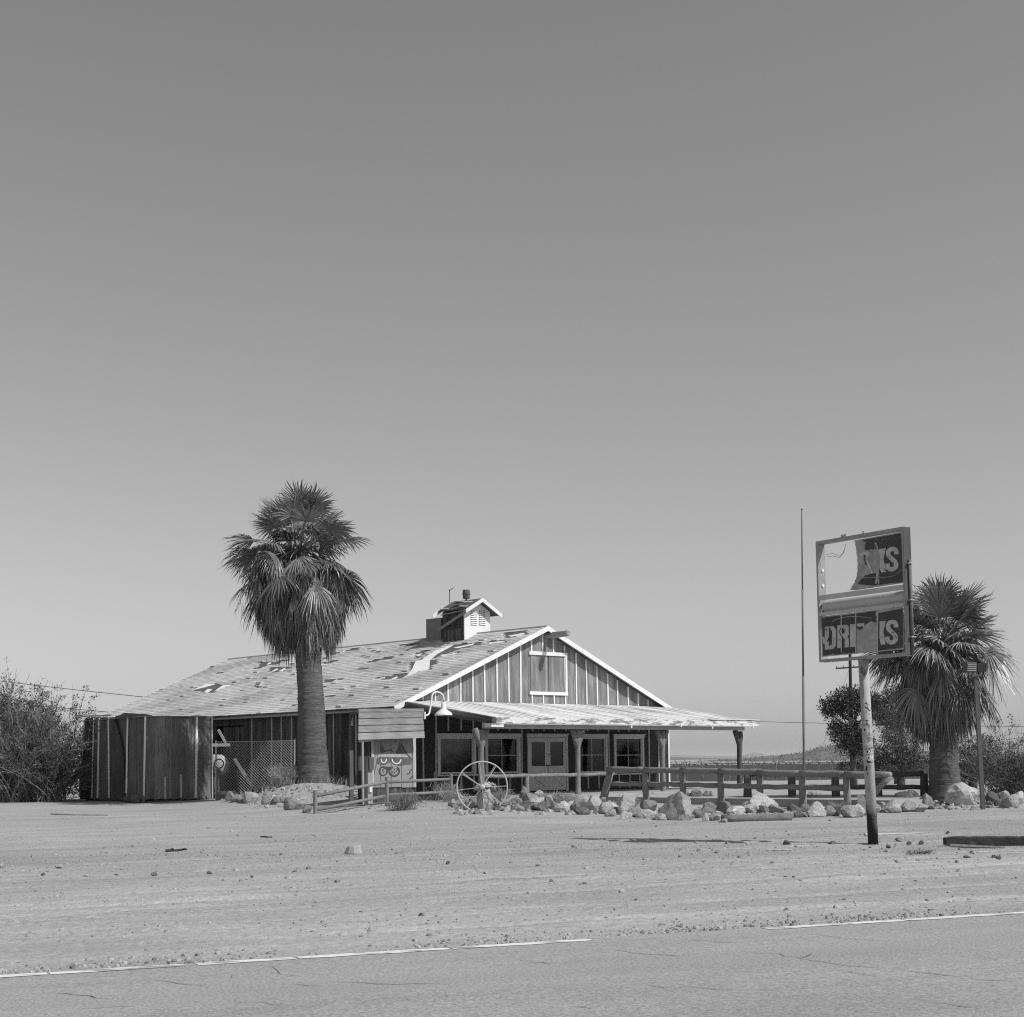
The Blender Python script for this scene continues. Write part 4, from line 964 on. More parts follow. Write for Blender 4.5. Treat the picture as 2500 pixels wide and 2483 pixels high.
# pine behind the heavy fence
Y = 78.0; b = gp_(2083, 1885, Y); S = Y/3701.6
L3 = lambda px, py, dy, r_: ((Vector((at_y(px, py, Y).x, Y + dy, at_y(px, py, Y).z)) - b)[:], r_*S)
crown_tree('pine_tree', 'dark pine with two tiers of needles between flagpole and sign post', b, [(0, 0, -.2), (.0, 0, 1.2), (.02, 0, 2.4), (-.05, 0, 3.6)],
    [L3(2030, 1722, .2, 28), L3(2062, 1706, -.3, 30), L3(2100, 1700, .3, 26), L3(2025, 1742, -.2, 20), L3(2075, 1735, .4, 30), L3(2122, 1725, 0, 28), L3(2048, 1795, -.2, 28), L3(2085, 1790, .3, 32), L3(2070, 1822, 0, 28), L3(2042, 1775, .3, 18), L3(2110, 1810, .2, 26), L3(2090, 1838, -.2, 20)],
    rng, M['leaf_dark'], .12, 560)
Y = 84.0; b = gp_(2190, 1890, Y); S = Y/3701.6
crown_tree('desert_tree', 'loose grey green tree behind the sign post beside the right palm', b, [(0, 0, -.2), (.1, 0, 1.2), (.3, 0, 2.4), (.1, 0, 3.4)],
    [L3(2128, 1712, .2, 24), L3(2140, 1750, -.2, 30), L3(2150, 1720, .2, 30), L3(2185, 1700, -.3, 34), L3(2215, 1712, .3, 26), L3(2165, 1755, -.2, 32), L3(2205, 1750, .2, 34), L3(2235, 1770, .2, 28), L3(2180, 1790, -.3, 30), L3(2240, 1730, .2, 24)], rng, M['leaf_mid'], .11, 480)
Y = 66.0; b = gp_(2200, 1905, Y); S = Y/3701.6
crown_tree('desert_bush', 'rounded fine leaved bush in front of the loose grey green tree', b, [(0, 0, -.2), (0, 0, .4), (.1, 0, .8), (.1, 0, 1.2)],
    [L3(2145, 1845, .2, 32), L3(2180, 1815, -.3, 36), L3(2220, 1820, .3, 38), L3(2160, 1875, -.2, 32), L3(2205, 1865, .2, 40), L3(2245, 1860, .2, 34), L3(2130, 1870, -.1, 22)], rng, M['leaf_mid'], .09, 620)
Y = 62.0; b = gp_(2375, 1915, Y); S = Y/3701.6
crown_tree('desert_bush', 'dark bush right behind the trunk of the shorter palm', b, [(0, 0, -.2), (0, 0, .4), (.1, 0, .8), (.1, 0, 1.2)],
    [L3(2350, 1880, .2, 34), L3(2385, 1850, -.3, 36), L3(2405, 1820, .3, 28), L3(2360, 1830, .3, 26), L3(2410, 1880, .2, 34), L3(2370, 1905, 0, 26)], rng, M['leaf_dark'], .09, 560)
Y = 88.0; b = gp_(2085, 1890, Y); S = Y/3701.6
crown_tree('desert_bush', 'small dark bush under the pine beside the far fence', b, [(0, 0, -.2), (0, 0, .3), (.0, 0, .5), (.0, 0, .7)],
    [L3(2062, 1872, .2, 15), L3(2085, 1868, -.3, 16), L3(2108, 1874, .3, 15)], rng, M['leaf_dark'], .13, 360)
broom('broom_shrub', 'wispy broom shrub at the right edge behind the border rocks', 'shrub', gp_(2478, 1935, 55), 2.9, 4.2, 170, rng, 1300, leaf_size=.075, bushy=.7)
broom('broom_shrub', 'low dense dark shrub in front of the right edge broom shrub', 'shrub', gp_(2490, 1930, 52), 1.5, 2.6, 110, rng, 1200, leaf=M['leaf_dark'], leaf_size=.07, bushy=.8)
# dry tufts
def dry(px, py, h, w_, label, n=120, Y=None, m='dry'):
    p = ground_at(px, py) if Y is None else gp_(px, py, Y)
    t = thing('dry_bush', label, 'dry bush', Vector((p.x, p.y, gz0(p.x, p.y))), group='dry bushes around the rocks and fences'); mb = MB()
    for _ in range(n):
        az = rng.uniform(0, 6.283); sp = rng.random()**.6; L_ = h*rng.uniform(.5, 1.1); o = Vector((rng.gauss(0, w_*.16), rng.gauss(0, w_*.16), -.03))
        pts = [o + Vector((math.cos(az), math.sin(az), 0))*w_*.5*sp*s + Vector((0, 0, L_*(s - .3*sp*s*s))) for s in (0, .5, 1)]
        mb.cc = rng.uniform(.6, 1.4); mb.tube(pts, [.006, .005, .002], 3, caps=False)
        for _ in range(4):
            q = pts[1].lerp(pts[2], rng.random()); e = q + Vector((rng.gauss(0, 1), rng.gauss(0, 1), rng.gauss(.6, .7))).normalized()*h*.28; mb.tube([q, e], [.004, .0015], 3, caps=False)
    mb.build('stems', M[m], t, kind='stuff')
dry(690, 1912, .75, 1.1, 'feathery dry bush left of the tall palm trunk', 150, Y=54.0)
dry(985, 1978, .62, 1.2, 'dark scrubby bush at the end of the low log fence', 170, m='twig')
dry(1085, 1925, .7, 1.0, 'pale dry bush behind the last post of the low log fence', 110, Y=50.5)
dry(1105, 1938, .55, .9, 'dry grass clump between low log fence and wheel pedestal', 90, Y=49)
dry(1222, 1948, .5, .9, 'pale dry grass clump to the right of the wheel pedestal', 120, Y=49)
dry(1160, 1975, .3, .8, 'thin dry weeds at the foot of the wheel pedestal', 90, m='twig')
dry(1345, 1950, .42, 1.7, 'straw coloured weeds before the double door', 170, Y=49)
dry(1372, 1955, .35, 1.2, 'straw coloured weeds left of the second porch post', 120, Y=48.5)
dry(1530, 1965, .4, .9, 'thin weeds under the left end of the heavy fence', 90, Y=47.0)
dry(2050, 1965, .35, .9, 'thin weeds against the right end of the heavy fence', 90, Y=43.5)
dry(1975, 1935, .4, 1.0, 'grey weeds on the terrace behind the heavy fence', 90, Y=48)
dry(640, 1952, .4, 1.2, 'low green weeds along the chain link fence', 130, Y=56, m='leaf_mid')
dry(575, 1952, .3, .9, 'pale weeds beside the pipe post', 90, Y=56)
dry(870, 1920, .4, 1.2, 'dry grass under the chain link right of the tall palm', 110, Y=55)
dry(2242, 2086, .12, .5, 'small flat weed on the dirt below the sign', 70, m='twig')
# dry grass over the palm mound: nobody could count it
mg = MB()
for _ in range(1500):
    a = rng.uniform(0, 6.283); r_ = 2.4*rng.random()**.6; x, y = -7.2 + 1.3*r_*math.cos(a), 54.3 + r_*math.sin(a)
    if y > 55.8: continue
    o = Vector((x, y, gz0(x, y) - .02)); mg.cc = rng.uniform(.6, 1.4); h = rng.uniform(.06, .28)
    mg.tube([o, o + Vector((rng.gauss(0, .08), rng.gauss(0, .08), h))], [.007, .002], 3, caps=False)
tag(mg.build('dry_grass', M['dry'], kind='stuff'), 'short dry grass over the mound of the tall palm', 'grass')
# ---------------------------------------------------------------- rocks
from mathutils.bvhtree import BVHTree
import bmesh
def rock_mesh(w_, h, d, rng, m, sharp=1.0, flat=0.0, spike=0.0, sub=2):
    bm = bmesh.new(); bmesh.ops.create_icosphere(bm, subdivisions=sub, radius=1.0)
    pl_ = []
    for _ in range(13):
        n_ = Vector((rng.gauss(0, 1), rng.gauss(0, 1), rng.gauss(.25, .8))).normalized(); pl_.append((n_, rng.uniform(.42, .86)))
    sd = rng.uniform(0, 99)
    for v in bm.verts:
        p = v.co.copy()
        for n_, q in pl_:
            e = p.dot(n_) - q
            if e > 0: p -= n_*e*.97*sharp
        p *= 1 + .20*noise.noise(p*1.6 + Vector((sd, 0, 0))) + .10*noise.noise(p*4.5 + Vector((0, sd, 0)))
        if spike: p.x += spike*max(0, p.z)*.5; s_ = 1 - .75*max(0, p.z); p.x = p.x*s_ + spike*.2*max(0, p.z); p.y *= s_
        v.co = p
    zs = [v.co.z for v in bm.verts]; xs_ = [v.co.x for v in bm.verts]; ys_ = [v.co.y for v in bm.verts]
    z0, z1_ = min(zs), max(zs); x0, x1 = min(xs_), max(xs_); y0, y1 = min(ys_), max(ys_)
    for v in bm.verts:
        v.co.x = ((v.co.x - x0)/(x1-x0) - .5)*w_; v.co.y = ((v.co.y - y0)/(y1-y0) - .5)*d; v.co.z = ((v.co.z - z0)/(z1_-z0)*1.18 - .18)*h
    me = bpy.data.meshes.new('rock'); bm.to_mesh(me); bm.free(); me.materials.append(m)
    at = me.color_attributes.new('tone', 'FLOAT_COLOR', 'POINT'); tn = rng.uniform(.85, 1.15)
    at.data.foreach_set('color', [tn, tn, tn, 1]*len(me.vertices)); return me
rr = random.Random(77); rock_sets = {}
ORD = ['leftmost', 'second', 'third', 'fourth', 'fifth', 'sixth', 'seventh', 'eighth', 'ninth', 'tenth', 'eleventh', 'twelfth', 'thirteenth', 'fourteenth', 'fifteenth', 'sixteenth', 'seventeenth', 'eighteenth', 'nineteenth', 'twentieth', 'twenty-first', 'twenty-second', 'twenty-third', 'twenty-fourth', 'twenty-fifth', 'twenty-sixth', 'twenty-seventh', 'twenty-eighth', 'twenty-ninth', 'thirtieth', 'thirty-first', 'thirty-second', 'thirty-third', 'thirty-fourth', 'thirty-fifth', 'thirty-sixth', 'thirty-seventh', 'thirty-eighth', 'thirty-ninth', 'fortieth', 'forty-first', 'forty-second', 'forty-third', 'forty-fourth', 'forty-fifth']
TN = {'p': ('pale', 'rock_pale'), 'm': ('grey', 'rock_mid'), 'd': ('dark', 'rock_dark')}
def rocks(L_, ox, oy, k, place, group, special={}, mag=1.22):
    """L_: (centre x, bottom y, width, height, tone) on an enlarged picture strip"""
    items = sorted(L_, key=lambda q: q[0])
    for i, q in enumerate(items):
        x, yb, w_, h, tn = q[:5]
        px, py = ox + x*k, oy + yb*k; lift = q[5] if len(q) > 5 else 0
        p = ground_at(px, py + lift*k); S = p.y/F_PX
        mg_ = min(mag, 1.04) if w_*k > 55 else mag; W_, H_ = w_*k*S*mg_, h*k*S*mg_
        key = (x, yb); opt = special.get(key, {})
        me = rock_mesh(W_, H_, W_*rr.uniform(.75, 1.0), rr, M[TN[tn][1]], sharp=opt.get('sharp', 1.0), sub=3 if W_ > .7 else 2, spike=opt.get('spike', 0))
        o = bpy.data.objects.new('rock', me); col.objects.link(o)
        o.location = (p.x, p.y + W_*.25, gz0(p.x, p.y) + lift*k*S); o.rotation_euler = (0, 0, rr.uniform(-.5, .5) if not opt else 0)
        shape = 'flat' if h < .55*w_ else ('upright' if h > 1.0*w_ else ('angular' if i % 2 else 'rounded'))
        tag(o, opt.get('label') or f'{shape} {TN[tn][0]} rock, {ORD[i]}{"" if i == 0 else " from the left"} in {place}', 'rock', group)
rocks([(300,1140,130,120,'m'), (365,1160,130,95,'m'), (425,1160,100,60,'m'), (535,1165,170,135,'p'), (715,1190,110,105,'m'), (830,1190,140,105,'m'), (905,1180,120,100,'m'), (1010,1245,190,150,'m'), (1110,1240,120,70,'d'), (1205,1280,110,90,'m'), (1150,1228,80,60,'d')],
      500, 1720, .20704, 'the rock row by the tall palm', 'rocks edging the palm mound', mag=1.0)
rocks([(375,232,110,105,'p'), (390,292,85,70,'p'), (460,345,130,70,'m'), (640,362,60,50,'d'), (720,362,75,60,'m'), (812,345,110,60,'m'), (745,382,70,48,'d'), (800,387,60,30,'p'), (935,338,100,70,'m'), (1005,300,95,125,'m'), (1075,320,120,85,'m'), (1135,285,85,75,'p'),
       (1135,325,140,55,'p'), (1030,375,130,72,'d'), (955,394,95,62,'m'), (1145,387,135,58,'d'), (1190,380,70,70,'m'), (1245,372,90,110,'p'), (1372,402,160,92,'p'), (1490,402,90,90,'m'), (1555,384,150,115,'p'), (1545,422,130,62,'d'), (1665,402,130,135,'p'), (1812,417,170,90,'p'), (1735,335,100,65,'m'), (1890,422,60,62,'d'), (530,350,90,70,'m'), (330,345,80,60,'m'), (400,360,70,70,'p'), (900,395,60,40,'d')],
      1020, 1880, .2588, 'the pile beside the iron wheel', 'rocks piled before the porch')
rocks([(215,470,60,35,'p'), (310,440,80,92,'p'), (305,490,65,45,'p'), (365,472,70,45,'m'), (388,476,40,30,'m'), (448,450,88,66,'m'), (452,484,88,48,'p'), (530,491,85,36,'p'), (525,457,42,32,'d'), (610,491,205,165,'m'), (735,477,62,42,'m'), (800,457,82,62,'m'), (780,499,36,42,'p'), (832,491,72,36,'p'),
       (880,452,84,62,'m'), (888,504,35,20,'p'), (962,457,92,42,'p'), (1105,436,205,115,'p'), (1050,452,130,45,'p'), (1122,452,62,42,'d'), (1190,447,105,44,'m'), (1305,447,72,46,'d'), (1347,476,72,36,'m'), (1368,444,72,42,'m'), (1432,472,102,76,'p'), (1396,472,42,27,'m'), (1300,472,52,32,'p'), (1512,467,72,52,'m'), (1576,466,82,46,'d'), (1642,477,112,62,'p'), (1545,440,60,40,'m'), (1480,452,60,42,'p'), (690,480,50,34,'m'), (1000,480,60,26,'p')],
      1400, 1800, .41408, 'the heavy fence border', 'border rocks below the heavy fence',
      {(610,491): {'label': 'biggest dark boulder standing among the border rocks below the heavy fence'}, (1105,436): {'label': 'white pointed boulder rising above the fallen log', 'spike': -.55}})
rocks([(75,540,160,130,'p'), (120,500,110,180,'m'), (305,480,70,85,'p'), (352,476,112,100,'m'), (470,486,162,132,'p'), (640,477,162,116,'m'), (592,380,205,125,'m',0), (695,360,125,110,'m'), (742,424,62,62,'p'), (800,474,142,76,'p'), (835,440,150,150,'m'), (885,442,92,50,'m')],
      2080, 1880, .21739, 'the rocks right of the sign post', 'rocks between the sign and the right palm')
rocks([(1255,402,392,250,'p'), (1492,410,42,72,'m'), (1546,416,72,56,'m'), (1582,390,132,120,'d'), (1662,416,92,72,'d'), (1660,290,102,66,'p'), (1805,432,172,132,'m'), (1745,390,150,130,'p'), (1880,395,104,130,'p'), (1820,280,152,66,'m'), (1700,330,90,70,'m'), (1930,300,70,60,'p')],
      2080, 1880, .21739, 'the rocks beyond the shorter palm', 'rocks right of the shorter palm', {(1255,402): {'label': 'huge pale pitted boulder at the foot of the shorter palm', 'sharp': .45}})
rocks([(530,802,92,56,'m'), (645,837,64,42,'d'), (785,838,76,52,'d'), (1080,716,46,36,'d'), (415,882,66,42,'d'), (395,930,70,34,'p'), (665,610,26,20,'p'), (1290,995,72,40,'m'), (1600,992,60,40,'d'), (1650,1000,70,46,'d'), (1180,1040,40,26,'d'), (745,1030,60,36,'p'), (210,880,40,24,'d'), (1900,850,70,42,'p'), (1345,925,40,22,'d'), (960,1000,34,24,'m')],
      2080, 1880, .21739, 'the stones near the sign post', 'stones strewn around the sign post', mag=.9)
rocks([(1258,640,46,36,'d'), (1530,632,70,22,'d'), (905,635,26,22,'m'), (845,688,30,18,'m'), (488,532,18,12,'d'), (1315,650,30,18,'p')], 1400, 1800, .41408, 'the stones along the sign shadow', 'stones along the sign shadow', mag=.9)
rocks([(220,262,44,20,'p'), (160,292,24,18,'d'), (440,292,30,14,'m'), (580,292,36,24,'m'), (1112,280,24,14,'d'), (1180,218,24,14,'p'), (1060,212,18,12,'p'), (1690,248,24,18,'d'), (325,294,26,14,'p'), (790,285,30,18,'m'), (950,298,20,10,'d'), (1830,285,22,12,'p'), (1440,498,18,10,'d'), (800,556,12,10,'d'), (635,628,16,12,'d'), (195,607,12,8,'d')],
      0, 1950, .64700, 'the stones on the left yard', 'small stones on the left yard', mag=.7)
# stone blocks stacked on the terrace behind the fence
M['rock_block'] = M['rock_mid']
for i, (x, y, w_, h) in enumerate([(225, 640, 60, 50), (290, 640, 90, 38), (300, 600, 80, 30), (340, 598, 50, 26), (350, 638, 60, 50), (410, 634, 66, 50), (455, 632, 36, 46)]):
    q = at_y(1620 + x*.2588, 1780 + y*.2588, 50.5); S = 50.5/F_PX*.2588
    me = rock_mesh(w_*S*1.1, h*S*1.1, w_*S*.8, rr, M['rock_mid'], sharp=.8)
    o = bpy.data.objects.new('stone_block', me); col.objects.link(o); o.location = q
    tag(o, f'squared grey stone, {ORD[i]}{"" if i == 0 else " from the left"} in the stone stack behind the heavy fence', 'stone', 'stones stacked on the terrace')
# rubble: stones too small and many to count, between the rocks and on the palm mound
rub = MB(); rr3 = random.Random(15)
def rubble(n, px0, px1, py0, py1, r0, r1):
    for _ in range(n):
        p = ground_at(rr3.uniform(px0, px1), rr3.uniform(py0, py1)); pebble(rub, Vector((p.x, p.y, gz0(p.x, p.y))), rr3.uniform(r0, r1), rr3)
rubble(130, 1100, 1500, 1962, 1990, .05, .15); rubble(150, 1500, 2120, 1980, 1994, .06, .15); rubble(50, 2160, 2480, 1962, 1978, .06, .14); rubble(40, 610, 760, 1960, 1975, .05, .12)
rubble(170, 640, 900, 1922, 1950, .03, .11); rubble(90, 560, 860, 1950, 1978, .02, .07)
rubble(150, 1100, 1500, 1945, 1985, .03, .12); rubble(190, 1480, 2130, 1972, 1995, .03, .10); rubble(110, 2150, 2480, 1950, 1978, .03, .10); rubble(110, 900, 1100, 1935, 1975, .02, .06)
tag(rub.build('rubble', M['gravel'], kind='stuff'), 'small rubble between the border rocks and on the palm mound', 'rubble')
# ---------------------------------------------------------------- terrace and fences
def line_at(px, A, B):
    """point of the ground line A-B seen at picture column px (taken at the horizon)"""
    k = ray(px, 1935).x; d = B - A; t = (k*A.y - A.x)/(d.x - k*d.y); return A + d*t
FA, FB = Vector((3.26, 51.3, 0)), Vector((10.6, 43.0, 0)); FD = (FB - FA).normalized(); FNn = Vector((-FD.y, FD.x, 0))
if FNn.y < 0: FNn = -FNn
M['terrace'] = mat('terrace_concrete', 0.36, 0.95, 0.08, var=(0.6, .25), fine=(14, .25), bump=(10, .6, .02))
q = [BW(3.3, DP + .52, 0), FA + FNn*.2 - FD*.9, FB + FNn*.2 + FD*.1, FB + FNn*1.6 + FD*.2, Vector((13.0, 48.6, 0)), BW(14.6, DP + .52, 0)]
ter = MB().poly([(p.x, p.y, -.062) for p in q], (0, 0, -.6)).build('terrace_pavement', M['terrace'], kind='structure')
rng = random.Random(44)
hf = thing('heavy_log_fence', 'heavy rough log fence with two rails running out from the porch terrace', 'fence', FA)
z6 = lambda x, y: (1400 + x*.41408, 1800 + y*.41408)
pxs = [212, 425, 640, 865, 1090, 1340, 1605, 1850]; top_y = [190, 193, 195, 199, 207, 214, 219, 224]; low_y = [276, 277, 278, 284, 291, 296, 302, 308]
nodes = []
for x, yt, yl in zip(pxs, top_y, low_y):
    g = line_at(z6(x, 0)[0], FA, FB); zt = at_y(*z6(x, yt), g.y).z; zl = at_y(*z6(x, yl), g.y).z; nodes.append((g, zt, zl))
def rough(a, b, r0, r1, n=6, j=.10):
    a, b = Vector(a), Vector(b); L_ = (b-a).length; k = max(3, int(L_/.3))
    pts = [a.lerp(b, i/k) + Vector((rng.uniform(-1, 1), rng.uniform(-1, 1), rng.uniform(-1, 1)))*.014 for i in range(k+1)]
    mb = MB(); mb.tube(pts, [(r0 + (r1-r0)*i/k)*rng.uniform(.94, 1.07) for i in range(k+1)], 10, jit=j*.5, rng=rng); return mb
for i, (g, zt, zl) in enumerate(nodes):
    gz_ = gz0(g.x, g.y) - .15; p = g - FA
    if i == 0: rough((p.x - .25, p.y, gz_ + .1), (p.x + .05, p.y, zt), .15, .12).build('post', M['faux'], hf, smooth=True)
    elif i == 7: rough((p.x - .75, p.y + .5, gz_ + .25), (p.x + .05, p.y + .02, zt - .02), .07, .10).build('brace', M['faux'], hf, smooth=True)
    else: rough((p.x, p.y, gz_), (p.x + rng.uniform(-.03, .03), p.y, zt), .12, .095).build('post', M['faux'], hf, smooth=True)
for (g0, t0, l0), (g1, t1, l1) in zip(nodes, nodes[1:]):
    a, b = g0 - FA, g1 - FA
    rough((a.x - .05, a.y, t0), (b.x + .05, b.y, t1), .098, .098).build('top_rail', M['faux'], hf, smooth=True)
    if g1 is not nodes[-1][0]: rough((a.x, a.y + .02, l0), (b.x, b.y + .02, l1), .078, .078).build('lower_rail', M['faux'], hf, smooth=True)
w0 = nodes[-1][0] - FA
MB().tube([(w0.x - .45, w0.y, .15), (w0.x - .47, w0.y - .02, -.1), (w0.x - .3, w0.y - .05, -.3), (w0.x - .15, w0.y - .1, -.38)], .014, 5).build('hanging_cable', M['wire'], hf)
# second fence behind it
bf = thing('dark_log_fence', 'dark log fence behind the heavy fence, ending beside the shorter palm', 'fence', (8, 48, 0))
bo = Vector((8, 48, 0)); BA, BBp = at_y(1800, 1935, 49.0), at_y(2256, 1935, 47.6)
bn = []
for x in (1822, 1930, 2036, 2140, 2252):
    k = ray(x, 1935).x; d = BBp - BA; t = (k*BA.y - BA.x)/(d.x - k*d.y); g = BA + d*t
    bn.append((g, at_y(x, 1889, g.y).z, at_y(x, 1922, g.y).z))
for g, zt, zl in bn:
    p = g - bo; rough((p.x, p.y, -.45), (p.x, p.y, zt), .14, .11).build('post', M['wood_dark'], bf, smooth=True)
for (g0, t0, l0), (g1, t1, l1) in zip(bn, bn[1:]):
    a, b = g0 - bo, g1 - bo
    rough((a.x, a.y, t0), (b.x, b.y, t1), .085, .085).build('top_rail', M['wood_dark'], bf, smooth=True); rough((a.x, a.y, l0), (b.x, b.y, l1), .075, .075).build('lower_rail', M['wood_dark'], bf, smooth=True)
# low round-rail fence at left
lf_ = thing('low_log_fence', 'low round-rail log fence stepping down left of the wagon wheel', 'fence', (-4, 47, 0)); lo = Vector((-4, 47, 0))
z4 = lambda x, y: (720 + x*.20704, 1860 + y*.20704)
M['rail'] = mat('round_fence_rail', 0.20, .85, .15, var=(1.5, .25), streak=((3, 30, 30), .3), bump=((4, 40, 40), .4, .004))
pts3 = [(240, 335, 612, 45.2), (1083, 180, 522, 47.6), (1838, 142, 445, 50.0)]; lp = []
for x, yt, yb, Y in pts3:
    a, b = at_y(*z4(x + 3, yb), Y) - lo, at_y(*z4(x, yt), Y) - lo; lp.append((a, b, Y))
    MB().tube([a - Vector((0, 0, .3)), b], [.068, .065], 10).build('post', M['rail'], lf_, smooth=False)
for (x0, y0, i0), (x1, y1, i1) in (((262, 398, 0), (1075, 237, 1)), ((1105, 237, 1), (1830, 206, 2)), ((272, 562, 0), (1068, 403, 1)), ((1100, 391, 1), (1828, 356, 2))):
    MB().tube([at_y(*z4(x0, y0), pts3[i0][3] + .0) - lo, at_y(*z4(x1, y1), pts3[i1][3] + .0) - lo], [.055, .05], 10).build('rail', M['rail'], lf_, smooth=True)
pp_ = at_y(1063.5, 1926, 51.5)
tag(MB().tube([(pp_.x, pp_.y, pp_.z - .4), (pp_.x, pp_.y, at_y(1063.5, 1885, 51.5).z)], .06, 8).build('stub_post', M['rail']), 'short square cut post standing behind the low log fence', 'post')
# porch railing
pr = thing('porch_railing', 'peeled log railing between the first two porch posts', 'railing', BW(p0, PN, 0), TH)
zr0 = fa(1180, 1896, PN)[1]; zr1 = fa(1405, 1892, PN)[1]
rough((.1, 0, zr0), (sp_ - .08, 0, zr1), .065, .07).build('rail', M['log'], pr, smooth=True)
xe = fa(1497, 1891, PN)[0] - p0
rough((sp_ + .1, 0, zr1), (xe, 0, zr1 + .02), .07, .06).build('rail', M['log'], pr, smooth=True)
xm = fa(1286, 1900, PN)[0] - p0; rough((xm, 0, -.05), (xm, 0, zr0 - .02), .08, .075).build('support_post', M['log'], pr, smooth=True)

# chain link beside the tall palm
def chain(name, label, p0_, p1_, zb, zt, step=.075, posts=True, rails=True):
    t = thing(name, label, 'fence', p0_); d = (p1_ - p0_); d.z = 0; L_ = d.length; e = d.normalized(); H = zt - zb; mb = MB()
    zf = lambda s, z: e*s + Vector((0, 0, z - p0_.z))
    k = -H
    while k < L_:
        for sg in (1, -1):
            s0, s1 = (k, k + H) if sg > 0 else (k + H, k); a, b = Vector((s0, zb, 0)), Vector((s1, zt, 0))
            if max(s0, s1) < 0 or min(s0, s1) > L_: continue
            def clip(a, b):
                if a.x > b.x: a, b = b, a
                if a.x < 0: a = a.lerp(b, -a.x/(b.x-a.x))
                if b.x > L_: b = a.lerp(b, (L_-a.x)/(b.x-a.x))
                return a, b
            a, b = clip(a, b); off = e.cross(Vector((0, 0, 1)))*.004*sg
            mb.tube([zf(a.x, a.y) + off, zf(b.x, b.y) + off], .0046, 3, caps=False)
        k += step*1.4
    mb.build('wire_mesh', M['link'], t, kind='stuff')
    if posts:
        for s in (0, L_): MB().tube([zf(s, zb - .3), zf(s + .0, zt + .05)], .032, 8).build('post', M['steel'], t)
    if rails: MB().tube([zf(0, zt), zf(L_, zt)], .008, 5).build('tension_wire', M['link'], t)
    return t
YC = 56.3
g0 = at_y(527, 1945, YC); g1 = at_y(719, 1905, YC); g0.z = g1.z = gz0(g0.x, g0.y)
chain('chain_link_fence', 'chain link fence between the dark shed and the tall palm', g0, g1, -.1, at_y(620, 1810, YC).z)
g0 = at_y(823, 1905, 56.6); g1 = at_y(866, 1920, 56.3); g0.z = g1.z = 0
chain('chain_link_fence', 'narrow chain link panel right of the tall palm trunk', g0, g1, .0, at_y(850, 1818, 56.6).z)
gt = thing('gate_bar', 'short white board across the top of the chain link by the shed', 'board', at_y(520, 1819, 56.0))
MB().box(0, at_y(562, 1819, 56).x - at_y(520, 1819, 56).x, -.02, .02, -.055, .055).build('board', M['trim'], gt)
lpn = at_y(616, 1921, 58.5); lpt = at_y(572, 1852, 58.2)
tag(MB().bar(lpn, lpt, .12, .03, up=(0, -1, 0)).build('leaning_plank', M['wood']), 'grey plank leaning diagonally behind the chain link', 'plank')
lpn = at_y(551, 1814, 60.0); lpt = at_y(533, 1781, 60.0)
tag(MB().bar(lpn, lpt, .10, .03, up=(0, -1, 0)).build('leaning_plank', M['trim_dirty']), 'short pale plank slanting in the dark side opening above the white board', 'plank')
# standpipe with a spoked handwheel
sp0 = at_y(533, 1957, 55.6); spz = gz0(sp0.x, sp0.y)
st_ = thing('standpipe', 'dark standpipe with spoked handwheel beside the shed', 'standpipe', (sp0.x, sp0.y, spz))
hz_ = at_y(536, 1878, 55.6).z - spz
MB().tube([(0, 0, -.1), (0, 0, hz_)], .075, 12).build('pipe', M['steel_dark'], st_, smooth=True)
for z in (.35, .85): MB().tube([(-.06, -.06, z), (.02, -.13, z)], .035, 8).build('outlet', M['steel_dark'], st_)
hw = hz_ + .20
MB().tube([(.03 + .165*math.cos(R(a)), -.05, hw + .165*math.sin(R(a))) for a in range(0, 361, 20)], .028, 6, caps=False).build('wheel_rim', M['steel_dark'], st_, smooth=True)
for a in (30, 90, 150, 210, 270, 330): MB().tube([(.03, -.07, hw), (.03 + .14*math.cos(R(a)), -.06, hw + .14*math.sin(R(a)))], .016, 5).build('wheel_spoke', M['white_metal'], st_)
# white tank on a skid by the side wall
tk = at_y(523, 1908, 60.2); tz = gz0(tk.x, tk.y)
tt = thing('tank', 'white rounded tank behind the standpipe, half hidden by the shed', 'tank', (tk.x, tk.y, tz), TH)
pz_ = at_y(523, 1869, 60.2).z - tz
tb_ = MB(); prof = [(.001, -.75), (.2, -.72), (.36, -.6), (.43, -.4), (.44, 0), (.43, .4), (.36, .6), (.2, .72), (.001, .75)]; tb_.lathe(prof, 18)
tb_.v = [(p[0], p[2], p[1] + pz_) for p in tb_.v]; tb_.build('shell', M['trim_dirty'], tt, smooth=True)
for y in (-.4, .4):
    MB().box(-.3, .3, y - .05, y + .05, -.05, pz_ - .3).build('cradle', M['steel_dark'], tt)
MB().box(-.35, .55, -.66, -.58, .14, .28).build('bumper_bar', M['white_metal'], tt)
# meter post near the mural
mp_ = BW(zc(165, 1400, 2.5)[0], 2.5, 0); mz_ = gz0(mp_.x, mp_.y)
mt = thing('meter_post', 'old service post with conduit and meter sockets left of the cat mural', 'post', (mp_.x, mp_.y, mz_), TH)
H_ = zc(165, 705, 2.5)[1] - mz_
MB().tube([(0, 0, -.2), (0, 0, H_)], .035, 8).build('conduit', M['steel'], mt)
MB().box(.16, .36, -.06, .06, -.2, H_*.72).build('wooden_post', M['wood_v'], mt)
MB().box(.17, .35, -.14, -.062, H_*.55, H_*.75).build('meter_box', M['steel_dark'], mt)
MB().box(.2, .3, -.11, -.062, H_*.2, H_*.3).build('outlet_box', M['white_metal'], mt)
MB().bar((-.15, 0, H_ + .02), (.45, 0, H_ + .06), .05, .1).build('cross_piece', M['wood'], mt)
MB().box(-.55, -.40, -.03, .03, -.2, H_*.86).build('side_board', M['wood_dark'], mt)
